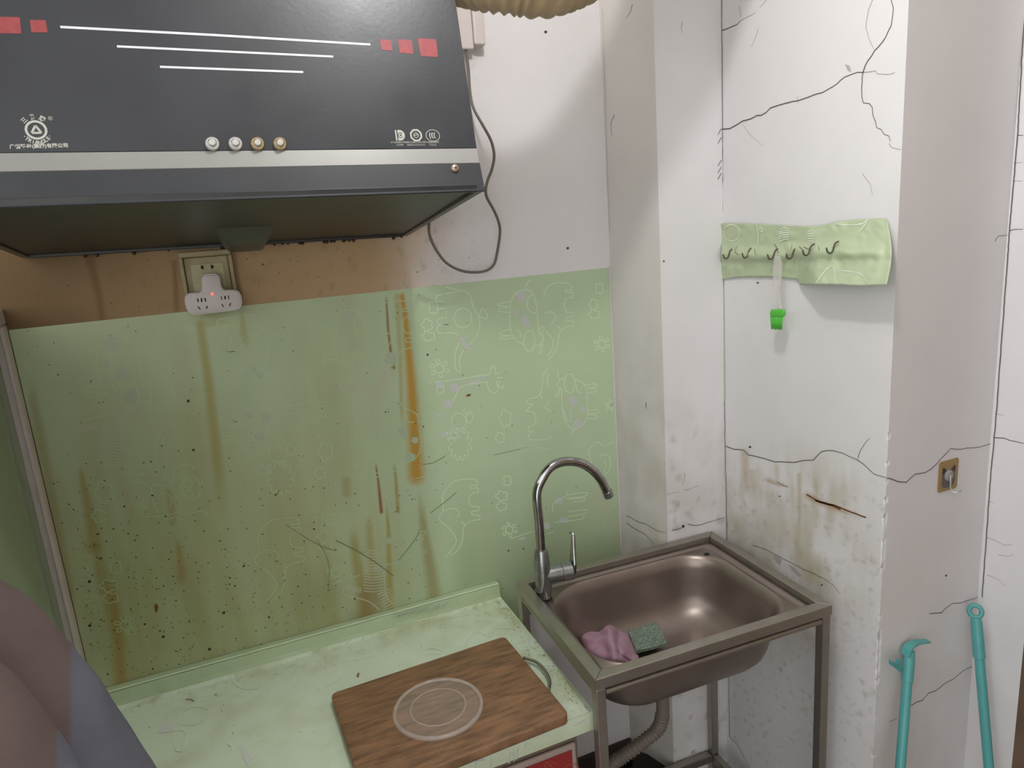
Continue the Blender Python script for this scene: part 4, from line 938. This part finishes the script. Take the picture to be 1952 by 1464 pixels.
# push buttons
for qx in (405,449,491,533.5):
    p0 = hp((qx,275)); b_ = bpy.data.objects.new('push_button', None)
    bm = bmesh.new(); lathe(bm, [(.0090,0),(.0090,.003),(.0078,.0045),(.0062,.0045),(.0058,.0022),(0,.0022)], p0, 28, nP); ro = bmo('button_ring', bm, m_silver if qx < 480 else m_brass, hood, auto=40)
    bm = bmesh.new(); lathe(bm, [(.0046,.0018),(.0045,.0088),(.0040,.0094),(0,.0096)], p0, 24, nP); bmo('push_button', bm, m_silver, ro, auto=40)
    bpy.data.objects.remove(b_)
nB_ = A(0,-(prof[1][1]-prof[0][1]),(prof[1][0]-prof[0][0])); nB_ = A(0, -.955, .296)
pS = at((867,321), (0,prof[1][0],prof[1][1]), nB_); pS[1] = -.4845-.002; 
bm = bmesh.new(); lathe(bm, [(.0062,0),(.0060,.002),(.004,.0035),(0,.004)], pS, 20, nB_); sc_ = bmo('screw', bm, m_screw, hood, True)
ribbons('screw_cross', [([pS+nB_*.0041+U*.0026, pS+nB_*.0041-U*.0026], .0009), ([pS+nB_*.0041+A(0,.296,.955)*.0026, pS+nB_*.0041-A(0,.296,.955)*.0026], .0009)], nB_, m_black, sc_, .001, .0003)
bm = bmesh.new(); tube(bm, [(-.165,-.20,1.998),(-.165,-.20,2.085)], .072, 28); bmo('outlet_collar', bm, m_hoodin, hood, auto=40)

# ---------------------------------------------------------------- flexible duct
duct_pts = [(-.165,-.20,2.095),(-.163,-.20,2.17),(-.13,-.21,2.25),(-.05,-.24,2.27),(.05,-.28,2.225),(.13,-.315,2.172),(.19,-.358,2.148),(.252,-.43,2.110),(.30,-.452,2.099),(.345,-.455,2.099),(.42,-.455,2.132),(.495,-.455,2.208),(.56,-.455,2.285),(.63,-.45,2.352),(.70,-.44,2.43),(.74,-.43,2.51),(.75,-.42,2.61)]
path = smoothpath(duct_pts, 40)
# even spacing
P = np.array(path); L = np.r_[0, np.cumsum(np.linalg.norm(np.diff(P, axis=0), axis=1))]; sp = .0028; n_ = int(L[-1]/sp); s_ = np.linspace(0, L[-1], n_)
P = np.stack([np.interp(s_, L, P[:,k]) for k in range(3)], 1); pitch = 5
rad = [.0715+.0065*(abs(((i/pitch) % 1)-.5)*2) for i in range(n_)]
bm = bmesh.new(); tube(bm, P, rad, 36); du = bmo('flexible_duct', bm, m_duct, None, True)
tag(du, 'beige corrugated plastic exhaust duct sagging from the range hood to the right', 'duct')

# ---------------------------------------------------------------- white junction box, cable
jb = [aty(q, -.034) for q in ((927,84),(906,94),(880,92))]
zb = aty((915,93), -.034)[2]; xr = aty((927,84), -.034)[0]; xm = aty((905,86), -.034)[0]
box1 = empty('junction_box', (xr-.05,-.017,zb), 'white plastic cable box on the wall behind the right side of the range hood', 'junction box')
bm = bmesh.new(); box(bm, (xr-.10,-.030,zb), (xm,-.0005,zb+.22), .003); bmo('box_body', bm, m_white, box1)
bm = bmesh.new(); box(bm, (xm+.0004,-.034,zb+.008), (xr,-.0005,zb+.22), .004, 3); bmo('box_cover', bm, m_white, box1)
cpts = [((888,95),-.02),((893,130),-.02),((896,175),-.02),((903,207),-.028),((920,238),-.05),((936,268),-.07),((942,296),-.08),((938,322),-.08),((930,343),-.085),((926,362),-.10),((929,378),-.10),((942,402),-.08),((951,425),-.05),((953,445),-.035),((948,480),-.020),((942,503),-.014),((929,515),-.02),((908,519),-.045),((880,516),-.07),((852,502),-.09),((832,477),-.11),((819,448),-.13),((814.5,422),-.165)]
bm = bmesh.new(); tube(bm, smoothpath([np.maximum(aty(q, y), A(.1975,-9,-9)) for q, y in cpts]+[A(.1975,-.168,1.735)], 5), .0031, 10)
tag(bmo('power_cable', bm, m_cord, None, True), 'grey power cable looping from behind the range hood down over the wall', 'cable')

# ---------------------------------------------------------------- wall socket and plug adapter
a_, b_ = aty((338,480),0), aty((440,475),0)
X0, X1, Z1 = a_[0], b_[0]-.001, aty((390,477),0)[2]; Z0 = Z1-.094
so = empty('wall_socket', ((X0+X1)/2,0,Z0), 'yellowed square wall socket in a raised frame under the range hood', 'socket')
for x0,x1,z0,z1 in ((X0,X0+.007,Z0,Z1-.012),(X1-.007,X1,Z0,Z1-.012),(X0,X1,Z0-.006,Z0)):
    bm = bmesh.new(); box(bm, (x0,-.014,z0), (x1,-.0008,z1), .001, 1); bmo('socket_frame', bm, m_cream, so)
bm = bmesh.new(); box(bm, (X0+.001,-.018,Z1-.0115), (X1-.001,-.0008,Z1-.001), .002, 2); bmo('hinge_bar', bm, m_cream, so)
bm = bmesh.new(); box(bm, (X0+.0078,-.007,Z0+.0005), (X1-.0078,-.0008,Z1-.0125), .002, 2); pt = bmo('face_plate', bm, m_cream, so)
bm = bmesh.new(); box(bm, (X0+.018,-.0085,Z0+.010), (X1-.018,-.0072,Z1-.026), .0006, 1); bmo('insert', bm, mat('insert_cream', (186,180,140), .45, var=.3, vscale=50, col2=(140,118,76)), so)
for q, s in (((386.5,509.7),-1),((403.5,508.7),1)):
    p = aty(q, -.0086); bm = bmesh.new(); prism(bm, [p+A(a*.001*s,0,b*.001) for a, b in ((-1.5,3),(.8,4.2),(3.6,2),(3.6,-1.5),(.8,-4.2),(-1.5,-3))], (0,-.0004,0)); bmo('pin_hole', bm, m_black, pt)
YA = -.044
ad = empty('plug_adapter', aty((405,575),-.02), 'white T shaped plug adapter with a red lamp plugged into the wall socket', 'adapter')
ol = [(384,535),(386,527),(392,523),(400,522),(408,521.5),(415,524),(420,531),(421,540),(424,549),(429,552.5),(440,552),(450,553),(457,558),(460.5,567),(461.5,578),(458,586),(452,590.5),(430,594),(400,597.5),(376,600),(368,599.5),(359,594),(354,584),(352,572),(354,564),(361,559),(372,558),(380,557),(384,553),(385,546)]
bm = bmesh.new(); prism(bm, [aty(q, YA) for q in smoothpath([(a,b) for a,b in ol],2)], (0,.034,0)); 
bmo('adapter_body', bm, m_white, ad, auto=40)
bm = bmesh.new(); cq = aty((403,562),YA)
prism(bm, [A(cq[0]+(p[0]-cq[0])*.95, YA-.004, cq[2]+(p[2]-cq[2])*.93) for p in [aty(q, YA) for q in smoothpath([(a,b) for a,b in ol],2)]], (0,.0042,0), .0012, 2); ft = bmo('adapter_front', bm, m_white, ad, auto=40)
onA = lambda q: aty(q, YA-.0043)
zS = lambda p: zc(p, 300, 440, .1639)
sl = []
for l in (([(468,788),(474,828)],.0030),([(511,783),(517,826)],.0034),([(553,780),(562,822)],.0030),([(470,880),(500,914)],.0024),([(582,872),(568,906)],.0026),([(742,760),(750,802)],.0022),([(785,757),(790,798)],.0034),([(825,752),(832,795)],.0022),([(748,852),(772,886)],.0024),([(855,840),(836,876)],.0024)):
    sl.append(([onA(q) for q in zS(l[0])], l[1]*.75))
ribbons('pin_slot', sl, (0,-1,0), m_black, ft, .002, .0003)
p = onA((404.5,560)); bm = bmesh.new(); lathe(bm, [(.0022,0),(.0020,.001),(0,.0016)], p, 12, (0,-1,0)); bmo('pilot_lamp', bm, m_led, ft)

# ---------------------------------------------------------------- hook strip on the right wall
sh2 = empty('hook_sheet', onD((1530,480)), 'crumpled pale green vinyl strip with six small hooks poking through on the right wall', 'hook strip')
topl = [(1374,426),(1400,425.5),(1450,427),(1500,429.5),(1530,430.5),(1552,431),(1570,428.5),(1600,422),(1640,417.5),(1690,416.5)]
botl = [(1373,534),(1395,530),(1430,527.5),(1480,528),(1521.5,533),(1523,543),(1560,541.5),(1600,542),(1640,544),(1694,542.5)]
def interp(pl, x):
    xs = [p[0] for p in pl]; return float(np.interp(x, xs, [p[1] for p in pl]))
NX, NY = 90, 34; V = []; Fc = []
for i in range(NX+1):
    x = 1374+(1690-1374)*i/NX; yt = interp(topl, x); yb = interp(botl, x)
    for j in range(NY+1):
        t = j/NY; y = yt+(yb-yt)*t
        xx = x + (10*math.sin(math.pi*min(1,t*1.0)) if i == NX else 10*math.sin(math.pi*t)*(i/NX)**6)
        rgt = sm(np.array([x]), 1515, 1560)[0]
        r = .0025+.003*abs(noise.noise(Vector((x*.02,y*.03,2))))
        ln = 487 if x < 1500 else 480
        r += (.012 if x < 1640 else .012*(1690-x)/50)*math.exp(-((y-ln)/12)**2)
        r += rgt*.050*(t**1.2) + rgt*.006*abs(noise.noise(Vector((x*.03,y*.02,7))))
        r += .004*abs(noise.noise(Vector((x*.05,y*.05,9))))
        if x < 1500 and y > 500: r += .006*math.sin(min(1,(y-500)/28)*3.1)*abs(noise.noise(Vector((x*.05,3,9))))
        V.append(atx((xx,y), DE[0]-r))
for i in range(NX):
    for j in range(NY): b = i*(NY+1)+j; Fc.append((b,b+1,b+NY+2,b+NY+1))
st_ = mesh('strip', V, Fc, m_paper, sh2, True); md = st_.modifiers.new('t','SOLIDIFY'); md.thickness = .0008; md.offset = 0
c7 = lambda p: zc(p, 1340, 380, .2049)
Vs = np.array(V); Ps = proj(Vs)
def onStrip(q):
    k = np.argmin(((Ps-A(*q))**2).sum(1)); return atx(q, Vs[k,0]-.0012)
pr = [ell(270,310,75,75,16), [(500,230),(515,320),(510,420)], [(520,250),(560,285),(545,300),(520,270)], [(1240,225),(1330,240),(1440,235),(1500,215),(1540,180)], [(1050,780),(1110,700),(1170,630),(1215,625),(1230,700),(1228,780)], [(1275,660),(1400,675),(1480,700),(1550,790)], [(1450,300),(1500,250),(1530,190)]] + [[(700+k*4,395-k*22),(750,375-k*22),(800,365-k*18)] for k in range(6)] + [[(975,300+k*22),(1020,290+k*24),(1035,300+k*24)] for k in range(5)]
ribbons('print', [[onStrip(q) for q in smoothpath(c7(l),4)] for l in pr], (-1,0,0), mat('strip_print', (222,230,212), .4), sh2, .0022, .0004)
def hook(q, dx=0):
    p = onStrip((q[0]-3,q[1]-12)); p[0] += .003 if q[0] < 1540 else -.006
    pts = [p+A(.005,0,.006), p+A(-.003,0,.003), p+A(-.006,.001,-.005), p+A(-.0085,.0015,-.012), p+A(-.013,.003,-.015), p+A(-.017,.005,-.012), p+A(-.019,.006,-.004)]
    bm = bmesh.new(); tube(bm, smoothpath(pts,4), .0016, 8); bmo('hook', bm, m_hook, sh2, True)
for q in ((1395,492),(1432,490),(1481,492),(1517,491),(1556,483),(1602,478)): hook(q)
tears = [[(1405,470),(1400,480),(1408,486)], [(1438,474),(1440,486)], [(1476,465),(1481,472),(1484,483)], [(1510,466),(1508,476)], [(1524,470),(1530,476)], [(1532,471),(1545,476)], [(1560,468),(1562,478)], [(1598,466),(1600,480)]]
ribbons('tear', [[onStrip(q) for q in l] for l in tears], (-1,0,0), mat('tear_grey', (120,114,96), .7), sh2, .0018, .0006)
# brush
XB = DE[0]-.040
brush = empty('basting_brush', atx((1480,540), XB), 'small basting brush with clear handle and bright green silicone head hanging from the hook strip', 'brush')
hpts = [(1480,488),(1481,500),(1480.5,515),(1480,535),(1480,555),(1480,575),(1480,588)]
hw = [8,15,16,15,11,10,17]
L_ = [atx((q[0]-w_/2,q[1]), XB) for q, w_ in zip(hpts,hw)]; R2 = [atx((q[0]+w_/2,q[1]), XB) for q, w_ in zip(hpts,hw)]
bm = bmesh.new(); prism(bm, L_+R2[::-1], (.005,0,0), .001, 2); bmo('handle', bm, m_clear, brush, auto=50)
bm = bmesh.new(); prism(bm, [atx(q, XB-.003) for q in ((1469,590),(1492,590),(1494,597),(1492,604),(1467.5,604),(1467,597))], (.007,0,0), .0018, 2); bmo('ferrule', bm, m_green, brush, auto=50)
for k in range(9):
    for jx in (0,1,2):
        x = 1469.5+k*2.7; x2 = 1471+k*2.3; bm = bmesh.new()
        p1 = atx((x,604), XB+jx*.0028-.001); p2 = atx((x2,628+random.uniform(-2,1)), XB+jx*.0028-.001); tube(bm, [p1,(p1+p2)/2,p2], [.0015,.0015,.0011], 6); bmo('bristle', bm, m_green, brush, True)

# ---------------------------------------------------------------- adhesive hook with cat print
YE = DE[1]
ah = empty('adhesive_hook', onE((1806,908)), 'square tan adhesive hook printed with a grey cat head on the grey wall', 'wall hook')
cn = [onE(q) for q in ((1790,881),(1828,871),(1826,931),(1786,937))]
x0_, x1_ = min(cn[0][0],cn[3][0]), cn[1][0]-.002; zt, zbm = (cn[0][2]+cn[1][2])/2, (cn[2][2]+cn[3][2])/2
pts = []; rc = .006
for cx_, cz_, a0 in ((x1_-rc,zt-rc,0),(x0_+rc,zt-rc,90),(x0_+rc,zbm+rc,180),(x1_-rc,zbm+rc,270)):
    for k in range(5): a = math.radians(a0+k*22.5); pts.append((cx_+rc*math.cos(a), YE-.0004, cz_+rc*math.sin(a)))
bm = bmesh.new(); prism(bm, pts, (0,-.0016,0), .0004, 1); bmo('film', bm, m_tan, ah)
cX, cZ = (x0_+x1_)/2, (zt+zbm)/2-.002; W2 = (x1_-x0_)
def cc(pl): return [A(cX+a*W2, YE-.0021, cZ+b*W2) for a, b in pl]
blobs('print', [cc([(-.33,.05),(-.34,-.2),(-.28,-.36),(-.1,-.42),(.1,-.42),(.28,-.36),(.34,-.2),(.33,.05),(.26,.2),(.1,.25),(-.1,.25),(-.26,.2)])], (0,-1,0), m_catg, ah, .0002)
blobs('print', [cc([(-.34,.1),(-.32,.36),(-.27,.38),(-.12,.24),(-.26,.18)]), cc([(.34,.1),(.32,.36),(.27,.38),(.12,.24),(.26,.18)])], (0,-1,0), m_catd, ah, .0004)
bm = bmesh.new(); lathe(bm, [(0,.004),(.009,.004),(.012,.001),(.012,0)], A(cX,YE-.0022,cZ+.002), 20, (0,-1,0)); bmo('pad', bm, m_clear, ah, True)
bm = bmesh.new(); tube(bm, smoothpath([A(cX,YE-.006,cZ+.004),A(cX,YE-.007,cZ-.012),A(cX+.001,YE-.007,cZ-.024),A(cX+.003,YE-.010,cZ-.031),A(cX+.008,YE-.018,cZ-.031),A(cX+.011,YE-.024,cZ-.024)],5), .0015, 8); tag(bmo('hook', bm, m_silver, ah, True), 'small chrome wire hook')

# ---------------------------------------------------------------- two teal plastic poles
def pole(T, Sx, r, name, label, split):
    d = (Sx-T)/np.linalg.norm(Sx-T); t = (ZF+.001-T[2])/d[2]; B = T+d*t
    o = empty(name, B, label, 'pole'); bm = bmesh.new(); tube(bm, [T+d*split, B], r, 20); bmo('tube', bm, m_teal, o, auto=40)
    return o, d, B
T1 = aty((1734,1240), -.640); S1 = aty((1716,1464), -.685)
o1, d1, B1 = pole(T1, S1, .0096, 'mop_pole', 'teal plastic pole with a bent flat hook top leaning left of the other teal pole', .055)
bm = bmesh.new(); tube(bm, [T1+d1*.0, T1+d1*.03, T1+d1*.0615, T1+d1*.062], [.0095,.0112,.0112,.0098], 20); bmo('sleeve', bm, m_teal, o1, auto=40)
hk = [aty(q, -.640) for q in ((1726,1250),(1730,1236),(1738,1228),(1750,1224),(1762,1222.5),(1770,1222)) ]
bm = bmesh.new()
V = []; Fc = []
hpth = smoothpath(hk, 5)
for i, p in enumerate(hpth):
    wd = .0105*(1-.45*i/len(hpth)); t = hpth[min(i+1,len(hpth)-1)]-hpth[max(i-1,0)]; t /= np.linalg.norm(t); nn = np.cross(t, A(0,1,0))
    V += [p+A(0,-wd,0)+nn*.0015, p+A(0,wd,0)+nn*.0015, p+A(0,wd,0)-nn*.0015, p+A(0,-wd,0)-nn*.0015]
for i in range(len(hpth)-1):
    for k in range(4): b = i*4; Fc.append((b+k,b+(k+1)%4,b+4+(k+1)%4,b+4+k))
Fc += [(0,1,2,3),(len(V)-1,len(V)-2,len(V)-3,len(V)-4)]
mesh('bent_hook', V, Fc, m_teal, o1)
bm = bmesh.new(); P5 = [aty(q, -.650) for q in ((1722,1285),(1699,1268),(1699,1259),(1704,1264),(1712,1266),(1713,1258),(1717,1258),(1719,1270))]
prism(bm, P5, (0,.006,0), .0006, 1); bmo('side_hook', bm, m_teal, o1)
T2 = aty((1859,1160), -.650); S2 = aty((1885,1464), -.720)
T2[0] = min(T2[0], 1.20); 
o2, d2, B2 = pole(T2, S2, .0096, 'broom_pole', 'teal plastic pole with a round hanging eye leaning in the wall corner', .098)
bm = bmesh.new(); tube(bm, [T2+d2*.018, T2+d2*.03, T2+d2*.06, T2+d2*.104, T2+d2*.105], [.010,.0108,.0114,.0116,.0098], 20); bmo('grip', bm, m_teal, o2, auto=40)
bm = bmesh.new(); ce = T2+d2*.006; pp = []
ax_ = ray((1859,1160)); e_u = np.cross(ax_, d2); e_u /= np.linalg.norm(e_u)
loop = [ce+(e_u*math.cos(t)*.0112+d2*math.sin(t)*.0130) for t in [2*math.pi*k/22 for k in range(23)]]
tube(bm, loop, .0050, 10, cap=False); bmesh.ops.remove_doubles(bm, verts=bm.verts[:], dist=.0003); bmo('hanging_eye', bm, m_teal, o2, True)

# ---------------------------------------------------------------- folded jacket at lower left, close to the camera
def sweep(name, pts, rads, m, parent, seg=110, nn=34, seed=0, amp=.006, split=None, m2=None):
    path = smoothpath(pts, nn); R = smoothpath([(r,) for r in rads], nn); bm = bmesh.new(); tube(bm, path, [float(r[0]) for r in R], seg)
    for v in bm.verts:
        n = noise.noise(v.co*9+Vector((seed,0,0)))+.5*noise.noise(v.co*22+Vector((seed,3,0))); c_ = Vector([float(x) for x in path[min(range(0,len(path),6), key=lambda i: (Vector([float(a) for a in path[i]])-v.co).length)]]); d_ = (v.co-c_); 
        if d_.length > 1e-5: v.co += d_.normalized()*n*amp
    o = bmo(name, bm, m, parent, True)
    P = np.array([v.co[:] for v in o.data.vertices]); pp = proj(P); k = np.array([float(np.clip(split(q)/7+.5,0,1)) for q in pp]); n = fbm(P, 14, 3, 4)
    c = np.tile(s2l((100,86,83)), (len(P),1))*(1-k[:,None]) + s2l((98,101,112))[None,:]*k[:,None]
    c *= (1+.25*n[:,None]); ca = o.data.color_attributes.new('Col','FLOAT_COLOR','POINT'); ca.data.foreach_set('color', np.c_[c,np.ones(len(c))].astype(np.float32).ravel())
    return o
jd = .62
def near(q, d): r = ray(q); return CP+r*d
jk = empty('jacket', near((100,1500), jd)*A(1,1,0)+A(0,0,ZF), 'mauve and blue grey cloth jacket folds at the lower left beside the counter', 'garment')
pxm = .62/F
R1 = .105
ax1 = [(-220,1097),(-108,1205),(5,1317),(82,1414),(150,1548),(196,1705)]
sweep('sleeve', [near(q, .66) for q in ax1]+[near((230,2000),.75), A(-.50,-1.02,ZF+.09)], [.030,.062,.063,.065,.068,.070,.10,.10], m_cloth, jk, seed=1, amp=.005, split=lambda q: q[0]-(136-(q[1]-1210)*.01), m2=m_cloth2)
ax2 = [(-340,1320),(-200,1375),(-95,1460),(-35,1560),(10,1700)]
sweep('sleeve', [near(q, .52) for q in ax2]+[near((80,2100),.62), A(-.58,-1.2,ZF+.09)], [.034,.066,.066,.066,.068,.08,.09], m_cloth, jk, seed=5, amp=.006, split=lambda q: min(q[0]-108, q[1]-1395), m2=m_cloth2)

# ---------------------------------------------------------------- ceiling lamp (the light itself is set at the top)
lm = empty('ceiling_lamp', (LP[0],LP[1],ZC), 'round white ceiling lamp holder above the kitchen corner', 'lamp')
bm = bmesh.new(); lathe(bm, [(0,-.001),(.05,-.001),(.05,-.012),(.03,-.02),(.022,-.05),(.016,-.052),(0,-.052)], (LP[0],LP[1],ZC), 32); bmo('lamp_holder', bm, m_white, lm, auto=40)
